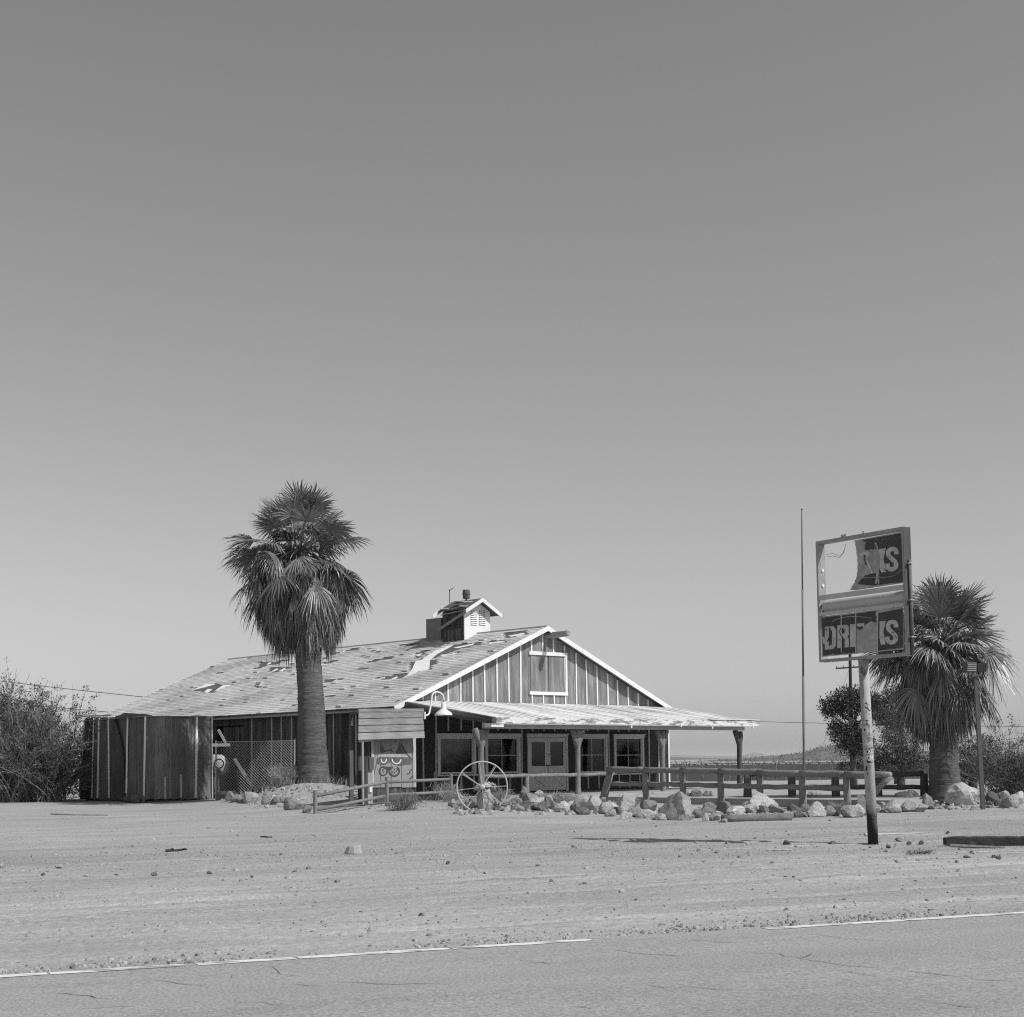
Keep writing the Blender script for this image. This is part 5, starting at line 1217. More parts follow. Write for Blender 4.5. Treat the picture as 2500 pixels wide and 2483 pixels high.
# far security fence
ff = thing('security_fence', 'far security fence with slanted barbed wire arms on the plain', 'fence', (40, 118, -1)); fo = Vector((40, 118, -1)); FY = 118.0
M['windscreen'] = mat('fence_windscreen', 0.11, .95, .05, var=(0.3, .2))
fpx = [1500, 1560, 1600] + [1620 + x*.2588 for x in (18, 128, 218, 365, 548, 615, 745, 840, 875, 960, 1058, 1150, 1235, 1330, 1465, 1590, 1720, 1850, 1990, 2120, 2260, 2400, 2560, 2720, 2880, 3040, 3200, 3360, 3520, 3680, 3840, 4000, 4160, 4320, 4480, 4640)]
for x in fpx:
    a = at_y(x, 1864, FY) - fo; a.z = at_y(1850, 1863.5, FY).z - fo.z
    MB().tube([(a.x, a.y, -.3), (a.x, a.y, a.z + .02)], .04, 6).build('post', M['steel_dark'], ff)
    MB().tube([(a.x, a.y, a.z), (a.x - .22, a.y - .1, a.z + .38)], .022, 5).build('barbed_arm', M['steel_dark'], ff)
zz = at_y(1850, 1863.5, FY).z - fo.z
for x0, x1 in zip(fpx, fpx[1:]):
    a, b = at_y(x0, 1864, FY) - fo, at_y(x1, 1864, FY) - fo
    MB().box(a.x + .05, b.x - .05, a.y - .01, a.y + .01, .12, zz - .08).build('windscreen_panel', M['windscreen'], ff)
a, b = at_y(fpx[0], 1864, FY) - fo, at_y(fpx[-1], 1864, FY) - fo
MB().tube([(a.x, a.y, zz), (b.x, b.y, zz)], .04, 6).build('top_rail', M['steel_dark'], ff)
for k in range(3):
    h = .12*(k+1); MB().tube([(a.x - .07*(k+1), a.y - .03*(k+1), zz + h), (b.x - .07*(k+1), b.y - .03*(k+1), zz + h)], .006, 4).build('barbed_wire', M['steel_dark'], ff)

# ---------------------------------------------------------------- poles and wires
fb = gp_(1962, 1895, 52.5); ft = at_y(1957.5, 1245, 52.5)
M['pole_grey'] = mat('dull_pole_paint', .19, .7, .2, var=(2, .3))
fl = thing('flagpole', 'tall bare flagpole behind the heavy fence', 'flagpole', fb); e = ft - fb
for i, (s0, s1, r_) in enumerate(((-.03, .42, .044), (.42, .72, .036), (.72, 1, .028))): MB().tube([e*s0, e*s1], r_, 10).build('pole_section', M['pole_grey'], fl, smooth=True)
MB().lathe([(.001, 0), (.03, .0), (.035, .03), (.001, .06)], 8, e).build('truck_cap', M['steel_dark'], fl)
UY = 132.0; ub = gp_(2079, 1880, UY); up_ = at_y(2074, 1520, UY)
ut = thing('utility_pole', 'dark wooden utility pole with crossarm seen under the sign', 'utility pole', ub); e = up_ - ub
MB().tube([(0, 0, -.3), e], [.17, .12], 10).build('pole', M['wire'], ut)
ca = at_y(2040, 1632, UY) - ub; cb = at_y(2103, 1628, UY) - ub
MB().bar(ca, cb, .10, .13).build('crossarm', M['tie'], ut)
for s in (.04, .3, .7, .95): q_ = ca.lerp(cb, s); MB().tube([q_ + Vector((0, 0, .05)), q_ + Vector((0, 0, .22))], .035, 6).build('insulator', M['steel_dark'], ut)
g1_ = at_y(1975, 1850, UY - 6) - ub; MB().tube([e*.72, (g1_.x, g1_.y, -.3)], .012, 4).build('guy_wire', M['wire'], ut)
def wire(label, a, b, sag, Y, r_=.02):
    a, b = at_y(*a, Y), at_y(*b, Y); pts = [a.lerp(b, i/24) - Vector((0, 0, sag*4*(i/24)*(1 - i/24))) for i in range(25)]
    tag(MB().tube(pts, r_, 4).build('power_line', M['wire']), label, 'power line')
wire('single power line crossing the sky right of the porch roof', (1300, 1743), (2800, 1776), .25, 132)
wire('upper power line running down to the left roof edge', (-400, 1608), (760, 1737), .3, 100)
wire('lower power line just above the dark shed', (-400, 1668), (760, 1772), .3, 100)
# post with flood lamps right of the shorter palm
pb_ = gp_(2399, 1945, 43.6)
M['post_dark'] = mat('dark_lamp_post', .115, .8, .2, var=(2, .4))
fp = thing('floodlight_post', 'leaning square post with dark floodlight box right of the shorter palm', 'light post', pb_)
tp_ = at_y(2382, 1652, pb_.y) - pb_
MB().bar((0, 0, -.2), tp_, .11, .11, up=(0, 1, 0)).build('post', M['post_dark'], fp)
MB().frame(tp_ + Vector((-.12, -.1, .0)), (.24, 0, 0), (0, .2, 0), (0, 0, .06)).build('cap_plate', M['post_dark'], fp)
hd = MB().frame(tp_ + Vector((-.30, -.16, .12)), (.30, .05, 0), (-.03, .26, 0), (.02, 0, .30)).build('lamp_box', M['steel_dark'], fp)
for k in range(4): MB().frame(tp_ + Vector((-.28 + .005*k, -.175, .16 + .06*k)), (.26, .045, 0), (.0, .02, 0), (0, -.0, .02)).build('louvre', M['steel'], hd)
MB().frame(tp_ + Vector((.03, -.12, .14)), (.26, -.02, 0), (.02, .24, 0), (0, 0, .24)).build('lamp_box', M['tie'], fp)
MB().tube([tp_ + Vector((-.15, 0, .05)), tp_ + Vector((-.15, 0, .13))], .03, 6).build('bracket', M['steel'], fp)
MB().tube([tp_ + Vector((.15, 0, .05)), tp_ + Vector((.15, 0, .15))], .03, 6).build('bracket', M['steel'], fp)

# ---------------------------------------------------------------- wagon wheel on a stone pedestal
WY = 44.2; wc = at_y(1177, 1921.5, WY)
wh = thing('wagon_wheel', 'large iron spoked wheel standing on the stone pedestal before the porch', 'wheel', wc, R(6))
WR = .735
MB().tube([(WR*math.cos(R(a)), 0, WR*math.sin(R(a))) for a in range(0, 361, 6)], .021, 8, caps=False).build('rim', M['wheel_paint'], wh, smooth=True)
MB().tube([(0, -.16, 0), (0, -.14, 0), (0, .14, 0), (0, .16, 0)], [.05, .075, .075, .05], 12).build('hub', M['wheel_paint'], wh, smooth=True)
for i, a in enumerate((97, 57, 145, 3, 188, 232, 275, 318)):
    for sg in (-1, 1):
        if (a in (3, 188)) and sg > 0: continue
        MB().tube([(.06*math.cos(R(a)), sg*.12, .06*math.sin(R(a))), (WR*math.cos(R(a + sg*1.5)), 0, WR*math.sin(R(a + sg*1.5)))], .010, 6).build('spoke', M['wheel_paint'], wh)
pe = rock_mesh(.50, .82, .5, rr, M['rock_pale'], sharp=.7, sub=3); po = bpy.data.objects.new('stone_pedestal', pe); col.objects.link(po)
po.location = (wc.x + .08, wc.y + .35, gz0(wc.x, wc.y + .35)); tag(po, 'pale stone pedestal holding the hub of the iron wheel', 'pedestal')
for i, (dx, dz, w_, h) in enumerate(((-.18, .58, .24, .2), (.24, .55, .2, .26), (.06, .66, .26, .16))):
    o = bpy.data.objects.new('rock', rock_mesh(w_, h, w_, rr, M['rock_pale' if i != 1 else 'rock_mid'])); col.objects.link(o)
    o.location = (wc.x + .08 + dx, wc.y + .26, gz0(wc.x, wc.y) + dz)
    tag(o, ('small pale rock on the left of the pedestal top', 'upright grey rock on the right of the pedestal top', 'flat pale rock in the middle of the pedestal top')[i], 'rock', 'rocks on the wheel pedestal')

# ---------------------------------------------------------------- things lying on the yard
def lying(name, label, cat, x0, y0, x1, y1, r0, r1, m, n=8, jit=.05, wig=.0, flat=1.0):
    a, b = ground_at(x0, y0), ground_at(x1, y1); a.z = gz0(a.x, a.y) + r0*.8; b.z = gz0(b.x, b.y) + r1*.8; k = 7
    pts = [a.lerp(b, i/k) + Vector((0, rng.uniform(-wig, wig), abs(rng.uniform(0, wig))*.4)) for i in range(k+1)]
    return tag(MB().tube(pts, [r0 + (r1-r0)*i/k for i in range(k+1)], n, jit=jit, rng=rng, flat=flat).build(name, m, smooth=n > 8), label, cat)
M['log_grey'] = mat('grey_fallen_log', .17, .9, .1, var=(2, .4), streak=((3, 30, 30), .7), bump=((4, 40, 40), .7, .01))
lying('fallen_log', 'thick grey fallen log lying in front of the border rocks', 'log', *z6(880, 500), *z6(1283, 490), .10, .095, M['log_grey'], 12, .08)
z8 = lambda x, y: (2080 + x*.21739, 1880 + y*.21739)
a, b = ground_at(*z8(1062, 862)), ground_at(*z8(2250, 868)); b.y += .3
tie = thing('timber_beam', 'dark old timber beam lying on the dirt at the right edge', 'timber', (a.x, a.y + .1, gz0(a.x, a.y)))
d = b - a; d.z = 0
rr2 = random.Random(6); tb2 = MB(); k = 16
for i in range(k+1):
    p = d*(i/k) + Vector((0, 0, .085)); hh = .085*rr2.uniform(.9, 1.08)*(.72 if i == 0 else 1)
    for yy, zz_ in ((-.11, -1), (.11, -1), (.11, .9), (.0, 1.05), (-.10, .85)): tb2.v.append((p.x, p.y + yy*rr2.uniform(.92, 1.06), p.z + zz_*hh))
tb2.f = [(i*5+j, i*5+(j+1) % 5, (i+1)*5+(j+1) % 5, (i+1)*5+j) for i in range(k) for j in range(5)] + [(4, 3, 2, 1, 0), tuple(k*5+j for j in range(5))]
tb2.build('beam', M['tie'], tie)
lying('board', 'split grey board lying along the foot of the dark timber', 'board', *z8(1110, 872), *z8(1720, 888), .035, .025, M['wood'], 5, .1)
lying('stick', 'long bleached stick on the dirt behind the sign post', 'stick', *z8(140, 748), *z8(800, 718), .035, .012, M['stick'], 6, .1, .03)
lying('stick', 'thin bleached stick on the dirt right of the timber board', 'stick', *z8(1420, 935), *z8(1610, 925), .012, .008, M['stick'], 5, .1, .02)
lying('stick', 'bleached branch lying on the dirt before the dark shed', 'stick', 125, 1990, 264, 1992, .035, .02, M['stick'], 6, .1, .06)
lying('stick', 'flat pale slat on the dirt left of the sign shadow', 'stick', *z6(1140, 672), *z6(1290, 672), .02, .02, M['stick'], 5, .1, .01)
lying('stick', 'dark stick on the dirt below the palm mound', 'stick', 405, 2081, 458, 2079, .03, .015, M['tie'], 6, .2, .08)
lying('stick', 'short dark stick lying on the open yard at left', 'stick', 637, 2045, 664, 2046, .02, .015, M['tie'], 6, .2, .02)
lying('branch', 'pale fallen branch behind the low log fence', 'branch', *z4(650, 362), *z4(940, 398), .05, .03, M['stick'], 6, .15, .05)
lying('branch', 'bleached stick lying by the first post of the low log fence', 'branch', *z4(20, 470), *z4(215, 402), .03, .015, M['stick'], 6, .15, .03)
lying('branch', 'dead palm stalks on the ground between the low fence posts', 'branch', *z4(300, 575), *z4(1040, 500), .03, .02, M['tie'], 6, .15, .04)
lying('branch', 'pale dead stalks on the ground under the low fence rail', 'branch', *z4(1110, 505), *z4(1400, 495), .035, .02, M['stick'], 6, .15, .04)
lying('branch', 'bleached forked branch by the dark scrubby bush', 'branch', *z4(1240, 450), *z4(1500, 470), .04, .02, M['stick'], 6, .15, .05)
c_ = ground_at(863, 2085); S = c_.y/F_PX
blk = MB().lathe([(.001, -.02), (22*S, -.02), (22.5*S, .02), (17*S, 17*S), (14*S, 20*S), (.001, 18.5*S)], 9)
blk.v = [(p[0]*(1 + .08*nz(p[0]*9, p[1]*9, 1)), p[1]*.8, p[2] + .12*p[0]*(p[2] > .05)) for p in blk.v]
bo_ = blk.build('concrete_chunk', M['rock_mid_plain'] if 'rock_mid_plain' in M else M['concrete']); bo_.location = (c_.x, c_.y, gz0(c_.x, c_.y))
tag(bo_, 'pale tapered concrete chunk lying alone on the open yard', 'chunk')

# ---------------------------------------------------------------- leaning plank shed at left
SC_ = at_y(355, 1960, 57.0); SC_.z = -.22
sh_ = thing('plank_shed', 'dark leaning shed of vertical planks with pale battens', 'shed', SC_, TH)
def sl(px, py):  # left face: distance back along the wall, height
    p = on_plane(px, py, SC_, U) - SC_; return p.dot(V), p.z
def sr(px, py):
    p = on_plane(px, py, SC_, V) - SC_; return p.dot(U), p.z
zs_ = lambda x, y: (180 + x*.19669, 1730 + y*.19669)
M['shed_board'] = mat('shaded_shed_board', 0.095, .9, .1, objrand=.35, var=((1.6, 1.6, .7), .6), streak=((22, 22, .9), .9), fine=((40, 40, 4), .3), bump=((40, 40, 2), .8, .008))  # darker copy for the shed faces turned from the sun
M['shed_lit'] = mat('sunlit_weathered_shed_board', 0.17, .9, .1, objrand=.25, var=((1.6, 1.6, .8), .6), streak=((22, 22, 1.2), .9), fine=((40, 40, 4), .3), bump=((40, 40, 2), .8, .008))  # paler copy of the shed boards for the sunlit face
lb_ = [(895, 885), (780, 775), (690, 668), (655, 632), (560, 540), (452, 450), (395, 385), (322, 308), (262, 244), (210, 165), (152, 85)]   # board joints: x at the top, x at the bottom
for i, ((t1, b1), (t0, b0)) in enumerate(zip(lb_, lb_[1:])):
    if i == 2: continue                                       # a board has gone here
    p = [sl(*zs_(b1, 1128)), sl(*zs_(b0, 1108)), sl(*zs_(t0, 112)), sl(*zs_(t1, 104))]; w_ = rng.uniform(-.03, .03)
    p[0] = (p[0][0], .12); p[1] = (p[1][0], .12)
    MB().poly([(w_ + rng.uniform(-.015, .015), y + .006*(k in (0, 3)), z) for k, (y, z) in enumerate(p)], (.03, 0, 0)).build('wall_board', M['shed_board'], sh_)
# warped sheet beside the gap
ys0, zt0 = sl(*zs_(540, 115)); ys1, _ = sl(*zs_(640, 600)); wp = MB(); k = 10
for i in range(k+1):
    f = i/k; z = .12 + (zt0 - .12)*f; yy = sl(*zs_(648, 600))[0] + (ys0 - sl(*zs_(648, 600))[0])*f**3.2
    wp.v += [(-.05 - .10*f*f, yy, z), (-.02, ys0 + .25, z), (-.03 - .10*f*f, yy, z), (.0, ys0 + .25, z)]
wp.f = [(i*4, i*4+1, i*4+5, i*4+4) for i in range(k)] + [(i*4+2, i*4+6, i*4+7, i*4+3) for i in range(k)] + [(i*4, i*4+4, i*4+6, i*4+2) for i in range(k)]
wp.build('warped_sheet', M['shed_board'], sh_)
for (xt, yt), (xb, yb), w_ in (((905, 92), (885, 1125), .085), ((686, 108), (668, 1050), .075), ((447, 112), (452, 1105), .075), ((329, 115), (310, 1108), .085), ((262, 118), (240, 1105), .045), ((150, 118), (82, 1095), .07)):
    a, b = sl(*zs_(xb, yb)), sl(*zs_(xt, yt)); MB().bar((-.055, a[0], max(a[1], .1)), (-.055, b[0], b[1]), w_, .03, up=(1, 0, 0)).build('batten', M['trim'], sh_)
rb_ = [(905, 890), (1010, 1005), (1125, 1122), (1225, 1222), (1330, 1322), (1430, 1425), (1530, 1515), (1620, 1615), (1712, 1712)]
for (x0, b0), (x1, b1) in zip(rb_, rb_[1:]):
    p = [sr(*zs_(b0, 1130)), sr(*zs_(b1, 1115)), sr(*zs_(x1, 98)), sr(*zs_(x0, 92))]
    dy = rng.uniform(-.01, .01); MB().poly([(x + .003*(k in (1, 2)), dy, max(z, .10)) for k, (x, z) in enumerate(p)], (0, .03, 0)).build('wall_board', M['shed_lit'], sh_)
for (xt, yt), (xb, yb), w_, m in (((1522, 98), (1507, 1108), .10, 'trim'), ((1128, 845), (1125, 1120), .08, 'trim_dirty'), ((1322, 815), (1325, 1105), .09, 'trim_dirty'), ((1708, 100), (1715, 1108), .05, 'trim_dirty')):
    a, b = sr(*zs_(xb, yb)), sr(*zs_(xt, yt)); MB().bar((a[0], -.04, max(a[1], .1)), (b[0], -.04, b[1]), w_, .025, up=(0, 1, 0)).build('batten', M[m], sh_)
SW, SDp = sr(*zs_(1712, 600))[0], sl(*zs_(120, 600))[0]; SH = sr(*zs_(1000, 85))[1]
MB().box(.06, SW - .02, .06, SDp - .1, .0, .1).build('sill_plate', M['wood_dark'], sh_)
MB().box(SW - .05, SW - .02, .06, SDp - .1, .1, SH - .06).build('far_wall', M['shed_board'], sh_); MB().box(.06, SW - .05, SDp - .13, SDp - .1, .1, SH - .06).build('back_wall', M['shed_board'], sh_)
MB().poly([(-.10, -.10, SH - .05), (SW - .25, -.10, SH - .02), (SW - .25, SDp, SH - .05), (-.1, SDp, SH - .10)], (0, 0, .03)).build('roof_sheet', M['wood'], sh_)
a0_, a1_ = sl(*zs_(560, 90))[0], sl(*zs_(760, 90))[0]
crp = MB(); k = 8
for i in range(k+1):
    f = i/k; crp.v += [(-.2, a1_ + (a0_-a1_)*f, SH - .02 + .14*math.sin(math.pi*f)*(1 + .4*math.sin(7*f))), (.8, a1_ + (a0_-a1_)*f, SH + .0 + .10*math.sin(math.pi*f)), (-.2, a1_ + (a0_-a1_)*f, SH - .06)]
crp.f = [(i*3, i*3+3, i*3+4, i*3+1) for i in range(k)] + [(i*3+2, i*3+5, i*3+3, i*3) for i in range(k)]
crp.build('curled_roof_felt', M['felt'], sh_)
a, b = sl(*zs_(160, 95)), sl(*zs_(500, 85)); MB().bar((-.12, a[0], a[1]), (-.12, b[0], b[1]), .05, .05).build('eave_pole', M['wood'], sh_)
for i, (x, y, w_, h) in enumerate(((660, 1165, 90, 80), (750, 1168, 110, 105), (840, 1165, 90, 95))):  # three black lumps along the foot of the boards
    p = ground_at(*zs_(x, y + 6)); S = p.y/F_PX*.19669; o = bpy.data.objects.new('chunk_heap', rock_mesh(w_*S*1.15, h*S, w_*S, rr, M['felt'])); col.objects.link(o); o.location = (p.x, p.y + .1, gz0(p.x, p.y))
    tag(o, ('left', 'middle', 'right')[i] + ' black heap of debris at the foot of the shed corner', 'chunks', 'black debris at the shed corner')
# ---------------------------------------------------------------- the drinks sign
PHI = R(55.5); sb = ground_at(2131, 2060); sb.z = gz0(sb.x, sb.y)
sg = thing('roadside_sign', 'tattered roadside drinks sign with a torn upper panel on a pale pole', 'sign', sb, -PHI)
SX = Vector((math.cos(PHI), -math.sin(PHI), 0)); SYv = Vector((math.sin(PHI), math.cos(PHI), 0)); FD_ = .09
def sgp(px, py):
    p = on_plane(px, py, sb - SYv*FD_, SYv) - sb; return p.dot(SX), p.z
c4 = [sgp(1991.6, 1326), sgp(2203.5, 1295), sgp(2214.8, 1595), sgp(2001, 1608)]
X0, X1 = (c4[0][0] + c4[3][0])/2, (c4[1][0] + c4[2][0])/2; Z1, Z0 = (c4[0][1] + c4[1][1])/2, (c4[2][1] + c4[3][1])/2
def uv(x, y):
    yt = 245 - (x-115)*165/1130; yb = 1750 - (x-165)*70/1140; v = (y-yt)/(yb-yt); xl = 115 + 50*v; xr = 1245 + 60*v
    u = (x-xl)/(xr-xl); return X0 + u*(X1-X0), Z1 - v*(Z1-Z0)
M['sign_frame'] = mat('sign_frame_paint', 0.30, .7, .3, var=(2.5, .3), fine=(20, .2))
M['sign_pale'] = mat('sign_pale_strip', 0.46, .7, .3, var=(2.5, .2), fine=((14, 14, 3), .2))
M['sign_dark'] = mat('sign_dark_paint', 0.052, .6, .3, var=(3, .4), vor=((7, 7, 5.5), 0.05, 2.6), fine=(18, .4))
M['sign_sheet'] = mat('sign_torn_sheet', 0.34, .8, .2, var=(5, .6), streak=((6, 6, 22), .25), fine=(26, .2))
M['sign_letter'] = mat('sign_letter_paint', 0.46, .7, .2, var=(5, .35), two=((11, 11, 11), .10, .63, .03), fine=(30, .15))
M['trough'] = mat('sign_trough', 0.42, .5, .4, var=(2, .12))
DB = .20
def bar_(x0, x1, z0, z1, y0, y1, name, m, par=sg): return MB().box(x0, x1, y0, y1, z0, z1).build(name, m, par)
t_ = .035
bar_(X0 - .01, X1 + .0, Z1 - .0, Z1 + .05, -FD_, -FD_ + DB, 'frame_top', M['sign_frame'])
bar_(X0 - .01, X1, Z0 - .05, Z0, -FD_, -FD_ + DB, 'frame_bottom', M['sign_frame'])
bar_(X0 - .01, X0 + t_, Z0, Z1, -FD_, -FD_ + DB, 'frame_side', M['sign_frame'])
bar_(X1 - t_, X1, Z0, Z1, -FD_, -FD_ + DB, 'frame_side', M['sign_frame'])
M['sign_side'] = mat('dark_sign_side', .085, .8, .2, var=(3, .5), streak=((8, 8, 1.2), .4)); M['sign_side_pipe'] = mat('dull_sign_pipe', .14, .7, .3, var=(5, .5))
bar_(X1 + .001, X1 + .006, Z0 - .05, Z1 + .05, -FD_ + .004, -FD_ + DB - .002, 'dark_side_plate', M['sign_side'])  # thin plate added to darken the sunlit side of the frame
MB().tube([(X1 + .03, -FD_ + .12, Z0 - .03), (X1 + .03, -FD_ + .12, Z1 - .55)], .03, 10).build('side_conduit', M['sign_side_pipe'], sg, smooth=True)
for f in (.12, .42, .72): z = Z0 + (Z1-Z0)*f; bar_(X1 + .0, X1 + .08, z, z + .02, -FD_ + .06, -FD_ + .17, 'conduit_strap', M['steel'])
vA = uv(700, 860)[1]; vB = uv(700, 925)[1]; vC = uv(700, 1090)[1]; vD = uv(700, 1135)[1]
bar_(X0 + t_, X1 - t_, vB, vA, -FD_ - .012, -FD_ + .03, 'divider_strip', M['sign_pale'])
bar_(X0 + t_, X1 - t_, vD, vC, -FD_ - .012, -FD_ + .03, 'divider_strip', M['sign_pale'])
tr = MB(); k = 10
for i in range(k+1):
    a = math.pi*(.02 + .96*i/k); yy = -FD_ + .15 - .13*math.sin(a); zz_ = (vB+vC)/2 + (vB-vC)/2*math.cos(a)*1.0
    tr.v += [(X0 + t_ + .06, yy, zz_), (X1 - t_, yy, zz_)]
tr.f = [(2*i, 2*i+2, 2*i+3, 2*i+1) for i in range(k)]; tr.build('cylinder_trough', M['trough'], sg, smooth=True)
bar_(X0 + t_, X1 - t_, vC, vB, -FD_ + .16, -FD_ + .17, 'trough_back', M['sign_frame'])
# upper panel, half torn away
def sheet(pts, y, th, name, m, par=sg): return MB().poly([(uv(x, yy)[0], y, uv(x, yy)[1]) for x, yy in pts], (0, th, 0)).build(name, m, par)
up_p = sheet([(622, 205), (634, 240), (632, 262), (645, 300), (652, 352), (650, 380), (664, 425), (660, 470), (667, 510), (663, 560), (666, 605), (655, 640), (657, 668), (645, 705), (628, 738), (630, 755), (606, 785), (585, 812), (588, 826), (562, 850), (640, 856), (1255, 778), (1232, 108)], -.070, .006, 'upper_panel', M['sign_sheet'])
sheet([(725, 205), (1215, 128), (1245, 768), (935, 795), (915, 700), (900, 640), (868, 650), (760, 665), (705, 730), (668, 778), (760, 792), (880, 800), (935, 796), (900, 640), (860, 640), (820, 430), (810, 350), (765, 340), (775, 240)][:0] or [(725, 203), (1215, 128), (1245, 768), (1090, 778), (940, 796), (950, 740), (938, 700), (948, 640), (940, 590), (952, 540), (936, 470), (944, 400), (925, 340), (890, 318), (868, 335), (842, 322), (820, 338), (790, 332), (765, 345), (758, 310), (770, 280), (764, 258), (778, 240)], -.073, .0025, 'dark_paint', M['sign_dark'], up_p)
sheet([(700, 728), (765, 668), (862, 640), (905, 640), (930, 796), (880, 800), (760, 790), (668, 778)], -.073, .0025, 'dark_paint', M['sign_dark'], up_p)
sheet([(690, 400), (745, 352), (815, 362), (822, 392), (775, 455), (752, 430)], -.0735, .003, 'letter_fragment', M['sign_letter'], up_p)
sheet([(745, 395), (775, 400), (765, 460), (800, 520), (770, 530), (750, 460)], -.075, .0025, 'dark_paint', M['sign_dark'], up_p)
sheet([(770, 470), (800, 460), (872, 640), (850, 648)], -.078, .0025, 'letter_fragment', M['sign_letter'], up_p)
sheet([(945, 330), (1030, 318), (1000, 460), (1040, 628), (975, 635), (945, 560)], -.0765, .0025, 'letter', M['sign_letter'], up_p)
def ribbon(path, wd, y, name, m, par):
    pts = [Vector((a, b, 0)) for a, b in path]; lft = []; rgt = []
    # smooth the path
    for _ in range(2):
        q = [pts[0]]
        for a, b in zip(pts, pts[1:]): q += [a.lerp(b, .25), a.lerp(b, .75)]
        pts = q + [pts[-1]]
    for i, p in enumerate(pts):
        d = (pts[min(i+1, len(pts)-1)] - pts[max(i-1, 0)]).normalized(); s = Vector((-d.y, d.x, 0))*wd/2; lft.append(p+s); rgt.append(p-s)
    mb = MB()
    mb.v = [(uv(p.x, p.y)[0], y, uv(p.x, p.y)[1]) for p in lft + rgt]; n = len(pts); mb.f = [(i, i+1, n+i+1, n+i) for i in range(n-1)]
    mb.build(name, m, par)
def letter_S(x0, x1, y0, y1, par, y):
    w_, h = x1-x0, y1-y0; sl_ = -.14
    P = lambda a, b: (x0 + a*w_, y0 + b*h + sl_*a*w_*0)
    ribbon([P(.84, .31), P(.84, .17), P(.66, .09), P(.38, .10), P(.18, .2), P(.22, .36), P(.5, .49), P(.80, .63), P(.84, .80), P(.62, .90), P(.36, .91), P(.16, .82), P(.15, .67)], w_*.36, y, 'letter', M['sign_letter'], par)
letter_S(1030, 1188, 300, 628, up_p, -.077)
# lower panel
lo_p = sheet([(172, 1190), (1245, 1085), (1262, 1640), (190, 1715)], -.070, .006, 'lower_panel', M['sign_sheet'])
sheet([(182, 1215), (230, 1205), (245, 1198), (300, 1196), (420, 1180), (440, 1186), (640, 1162), (780, 1150), (800, 1140), (905, 1134), (898, 1180), (915, 1215), (902, 1240), (915, 1275), (880, 1282), (852, 1262), (830, 1268), (806, 1290), (780, 1300), (760, 1330), (720, 1338), (700, 1350), (655, 1352), (655, 1600), (540, 1680), (470, 1676), (400, 1690), (330, 1682), (280, 1694), (200, 1700), (206, 1600), (192, 1500), (200, 1400), (186, 1300)], -.073, .0025, 'dark_paint', M['sign_dark'], lo_p)
sheet([(655, 1352), (700, 1375), (740, 1355), (750, 1330), (680, 1335)], -.0735, .003, 'dark_paint', M['sign_dark'], lo_p)
sheet([(940, 1160), (1240, 1108), (1252, 1620), (935, 1650)], -.073, .0025, 'dark_paint', M['sign_dark'], lo_p)
sheet([(540, 1610), (655, 1600), (655, 1665), (545, 1676)], -.0735, .003, 'dark_paint', M['sign_dark'], lo_p)
def blocks(polys, x0, x1, y0, y1, par, y=-.077, slope=-.06):
    for p in polys:
        sheet([(x0 + a*(x1-x0), y0 + b*(y1-y0) + slope*a*(x1-x0)) for a, b in p], y, .003, 'letter', M['sign_letter'], par)
blocks([[(0, 0), (.36, 0), (.36, 1), (0, 1)], [(.36, 0), (.75, 0), (1, .15), (.64, .2), (.36, .14)], [(1, .15), (1, .85), (.64, .8), (.64, .2)], [(.36, .86), (.64, .8), (1, .85), (.75, 1), (.36, 1)]], 232, 385, 1325, 1622, lo_p)
blocks([[(0, 0), (.34, 0), (.34, 1), (0, 1)], [(.34, 0), (.85, 0), (1, .1), (.64, .16), (.34, .14)], [(.64, .16), (1, .1), (1, .42), (.64, .38)], [(.34, .38), (.64, .38), (1, .42), (.85, .54), (.34, .52)], [(.45, .52), (.85, .54), (1, .62), (1, 1), (.64, 1), (.64, .6), (.45, .56)]], 402, 556, 1310, 1605, lo_p)
blocks([[(0, 0), (1, 0), (1, 1), (0, 1)]], 572, 640, 1300, 1595, lo_p)
blocks([[(0, 0), (1, 0), (1.0, .25), (.7, .12), (.2, .14), (0, .1)]], 662, 760, 1292, 1590, lo_p)
blocks([[(0, 0), (1, 0), (.62, .44), (1, 1), (.22, 1), (0, .7)]], 955, 1032, 1268, 1575, lo_p)
letter_S(1030, 1188, 1250, 1580, lo_p, -.077)
sheet([(192, 1460), (225, 1450), (238, 1560), (205, 1540)], -.077, .003, 'letter_fragment', M['sign_letter'], lo_p)
for x, yt, yb in ((648, 1160, 1670), (455, 1178, 1660), (930, 1130, 1650)): sheet([(x - 6, yt), (x + 6, yt), (x + 7, yb), (x - 5, yb)], -.0795, .003, 'panel_seam', M['sign_pale'], lo_p)
ribbon([(330, 1260), (420, 1215), (560, 1195), (700, 1200), (860, 1225)], 7, -.0735, 'old_lettering', M['sign_sheet'], lo_p)
ribbon([(300, 1340), (310, 1430), (270, 1520)], 22, -.0815, 'peeled_paint', M['sign_dark'], lo_p); ribbon([(455, 1340), (425, 1400), (480, 1470)], 10, -.0815, 'peeled_paint', M['sign_dark'], lo_p)
ribbon([(900, 240), (930, 330), (950, 440), (945, 560), (920, 690), (905, 780)], 22, -.079, 'peeled_strip', M['sign_sheet'], up_p)
ribbon([(715, 700), (900, 690), (1090, 700), (1190, 650), (1225, 600)], 6, -.0745, 'old_lettering', M['sign_sheet'], up_p)
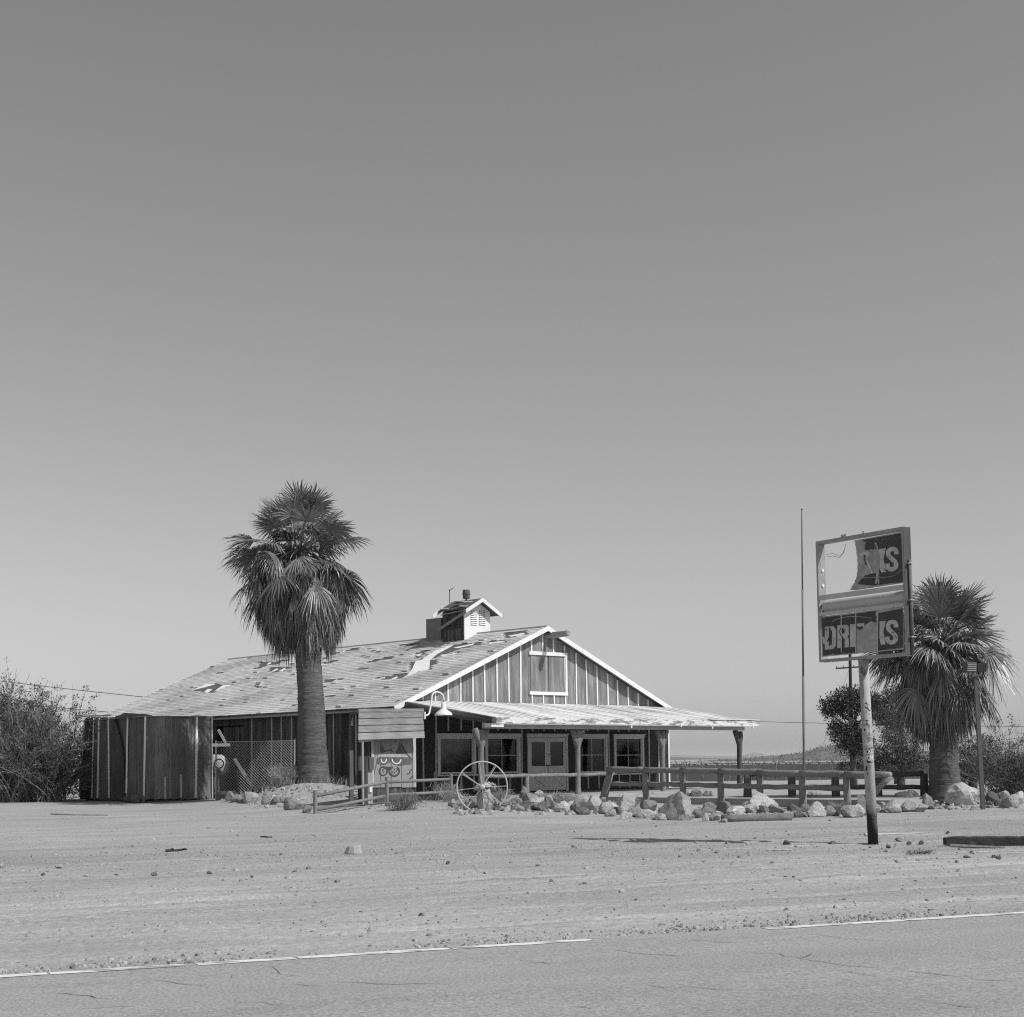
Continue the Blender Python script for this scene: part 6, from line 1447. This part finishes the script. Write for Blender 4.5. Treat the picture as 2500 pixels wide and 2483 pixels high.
# top box, hook, bolts, loose wires
bx_, bz_ = uv(455, 195); bar_(bx_ - .07, bx_ + .07, Z1 + .05, Z1 + .11, -.02, .08, 'junction_box', M['steel'])
hx, _ = uv(703, 160); MB().tube([(hx + .022*math.cos(R(a)), 0, Z1 + .085 + .022*math.sin(R(a))) for a in range(0, 361, 30)], .006, 5, caps=False).build('lifting_eye', M['steel_dark'], sg)
for y in (580, 778):
    q = uv(190, y)[1]; MB().tube([(X0 + t_, .02, q), (X0 + t_ + .02, .02, q)], .03, 8).build('bolt', M['white_metal'], sg)
for dz in (0, .05):
    a, b = uv(450, 240), uv(190, 375); MB().tube([(a[0], .05, a[1]), (a[0] - .02, .05, a[1] - .08), (a[0] - .07, .05, a[1] - .16 - dz*.3), ((a[0]*2+b[0])/3, .05, a[1] - .22 - dz*.5), ((a[0]+2*b[0])/3, .05, b[1] - .0 - dz), (b[0], .05, b[1] - dz)], .0038, 5).build('loose_wire', M['wire'], sg)
# pole with a scorched foot
pm = mat('sign_pole_paint', .36, .7, .3, var=(4, .3), two=((9, 9, 5), .12, .62, .03), fine=(24, .15)); pn = pm.node_tree; pbs = pn.nodes['Principled BSDF']
src = pbs.inputs['Base Color'].links[0].from_socket
tcn = pn.nodes.new('ShaderNodeTexCoord'); sx_ = pn.nodes.new('ShaderNodeSeparateXYZ'); pn.links.new(tcn.outputs['Object'], sx_.inputs[0])
nn = pn.nodes.new('ShaderNodeTexNoise'); nn.inputs['Scale'].default_value = 3.0; nn.inputs['Detail'].default_value = 4; pn.links.new(tcn.outputs['Object'], nn.inputs['Vector'])
m1 = pn.nodes.new('ShaderNodeMath'); m1.operation = 'MULTIPLY_ADD'; pn.links.new(nn.outputs[0], m1.inputs[0]); m1.inputs[1].default_value = 1.0; pn.links.new(sx_.outputs['Z'], m1.inputs[2])
m1b = pn.nodes.new('ShaderNodeMath'); m1b.operation = 'MULTIPLY_ADD'; pn.links.new(sx_.outputs['X'], m1b.inputs[0]); m1b.inputs[1].default_value = 2.4; pn.links.new(m1.outputs[0], m1b.inputs[2])
mrr = pn.nodes.new('ShaderNodeMapRange'); pn.links.new(m1b.outputs[0], mrr.inputs[0]); mrr.inputs[1].default_value = .95; mrr.inputs[2].default_value = 1.35
mxx = pn.nodes.new('ShaderNodeMix'); mxx.data_type = 'RGBA'; pn.links.new(mrr.outputs[0], mxx.inputs[0]); mxx.inputs[6].default_value = (.02, .02, .02, 1); pn.links.new(src, mxx.inputs[7]); pn.links.new(mxx.outputs[2], pbs.inputs['Base Color'])
PR = .095
ptop = on_plane(2106.5, 1606, sb, SYv) - sb; px_ = ptop.dot(SX)
axis_p = lambda z: Vector((px_*z/Z0, .01, z))
MB().tube([axis_p(-.3), axis_p(Z0*.5), axis_p(Z0 - .04)], PR, 24).build('pole', pm, sg, smooth=True)
cdir = (CAM - sb); cdir.z = 0; cang = math.atan2(cdir.dot(SYv), cdir.dot(SX))       # local bearing of the camera
M['sticker_black'] = mat('black_sticker', .03, .6, .3); M['sticker_white'] = mat('white_sticker', .55, .7, .2); M['sticker_grey'] = mat('grey_sticker', .2, .7, .2, var=(9, .4))
pzz = lambda py: at_y(2120, py, sb.y).z - sb.z
def wrap(mb, lift):
    mb.v = [tuple(axis_p(z) + Vector((math.cos(cang + s/PR), math.sin(cang + s/PR), 0))*(PR + lift)) for s, z, _ in mb.v]; return mb
def patch(poly, m, lift, name='sticker'):
    """poly: (offset px right of the pole centre line, picture row)"""
    S = sb.y/F_PX; cx_ = sum(p[0] for p in poly)/len(poly); cy_ = sum(p[1] for p in poly)/len(poly); mb = MB(); n = len(poly)
    pts = []
    for (a, b), (c, d) in zip(poly, poly[1:] + poly[:1]):
        for k in range(6): pts.append((a + (c-a)*k/6, b + (d-b)*k/6))
    mb.v = [(PR*math.asin(max(-.97, min(.97, x*S/PR))), pzz(y), 0) for x, y in pts] + [(PR*math.asin(max(-.97, min(.97, cx_*S/PR))), pzz(cy_), 0)]
    k = len(pts); mb.f = [(i, (i+1) % k, k) for i in range(k)]
    return wrap(mb, lift).build(name, m, sg)
def text_on(body, cx_, cy_, size, rot, m, lift, par, squeeze=1.0):
    cu_ = bpy.data.curves.new('lettering', 'FONT'); cu_.body = body; cu_.size = 1; cu_.align_x = 'CENTER'; cu_.align_y = 'CENTER'; cu_.offset = .025; cu_.shear = .25
    to = bpy.data.objects.new('lettering', cu_); col.objects.link(to); dg = bpy.context.evaluated_depsgraph_get(); me = bpy.data.meshes.new_from_object(to.evaluated_get(dg)); bpy.data.objects.remove(to)
    bm = bmesh.new(); bm.from_mesh(me); bmesh.ops.triangulate(bm, faces=bm.faces[:]); bmesh.ops.subdivide_edges(bm, edges=[e for e in bm.edges if e.calc_length() > .12], cuts=2); bm.to_mesh(me); bm.free()
    S = sb.y/F_PX; cr_, sr_ = math.cos(rot), math.sin(rot); mb = MB()
    for v in me.vertices:
        x, y = v.co.x*size*S*squeeze, v.co.y*size*S; x, y = x*cr_ - y*sr_, x*sr_ + y*cr_; mb.v.append((x + cx_*S, pzz(cy_) + y, 0))
    mb.f = [tuple(p.vertices) for p in me.polygons]; wrap(mb, lift).build('lettering', m, par)
d_ = patch([(1, 1714), (-6, 1722), (9, 1737), (15, 1727)], M['sticker_black'], .0015); text_on('END', 6, 1725, 10.5, R(-42), M['sticker_white'], .003, d_, .8)
d_ = patch([(-12, 1758.5), (14, 1758.5), (14, 1769), (-12, 1769)], M['sticker_black'], .0015)
for x in (-5, 4): patch([(x - 2, 1761), (x + 2, 1761), (x + 2, 1766.5), (x - 2, 1766.5)], M['sticker_white'], .003)
patch([(-10, 1776), (-3, 1775), (-3, 1786), (-10, 1787)], M['sticker_white'], .0015); patch([(-7, 1778), (-4, 1779), (-5, 1785), (-8, 1784)], M['sticker_black'], .003)
patch([(-3, 1770), (13, 1770), (13, 1797), (-3, 1797)], M['sticker_grey'], .0012)
patch([(4 + 6*math.cos(R(a)), 1804 + 6*math.sin(R(a))) for a in range(0, 360, 45)], M['sticker_grey'], .0025)
patch([(-11, 1798), (8, 1812), (-4, 1822), (-12, 1815)], M['sticker_white'], .002)
d_ = patch([(-14, 1830), (14, 1825), (15, 1860), (-2, 1864), (-14, 1846)], M['sticker_black'], .0018)
text_on('STICKER', -2.5, 1836, 15, R(6), M['sticker_white'], .0035, d_, .72); text_on('ARMY', 1, 1851, 20, R(6), M['sticker_white'], .0035, d_, .8)
patch([(-8, 1870), (-4, 1869), (-4, 1881), (-8, 1882)], M['sticker_black'], .0015); patch([(0, 1866), (5, 1866), (5, 1878), (0, 1878)], M['sticker_grey'], .0015)

# ---------------------------------------------------------------- the desert air
hz = MB(); hz.box(-27000, 27000, -420, 41000, -6, 62)
ho = hz.build('haze', None if False else M['dirt'], kind='stuff'); ho.data.materials.clear()
hm = bpy.data.materials.new('haze'); hm.use_nodes = True; ht = hm.node_tree; ht.nodes.clear()
vol = ht.nodes.new('ShaderNodeVolumePrincipled'); vol.inputs['Color'].default_value = (1, 1, 1, 1); vol.inputs['Density'].default_value = HAZE = 0.00006; vol.inputs['Anisotropy'].default_value = 0
hout = ht.nodes.new('ShaderNodeOutputMaterial'); ht.links.new(vol.outputs[0], hout.inputs['Volume']); ho.data.materials.append(hm)
tag(ho, 'pale desert haze over the far plain and mesas', 'haze')
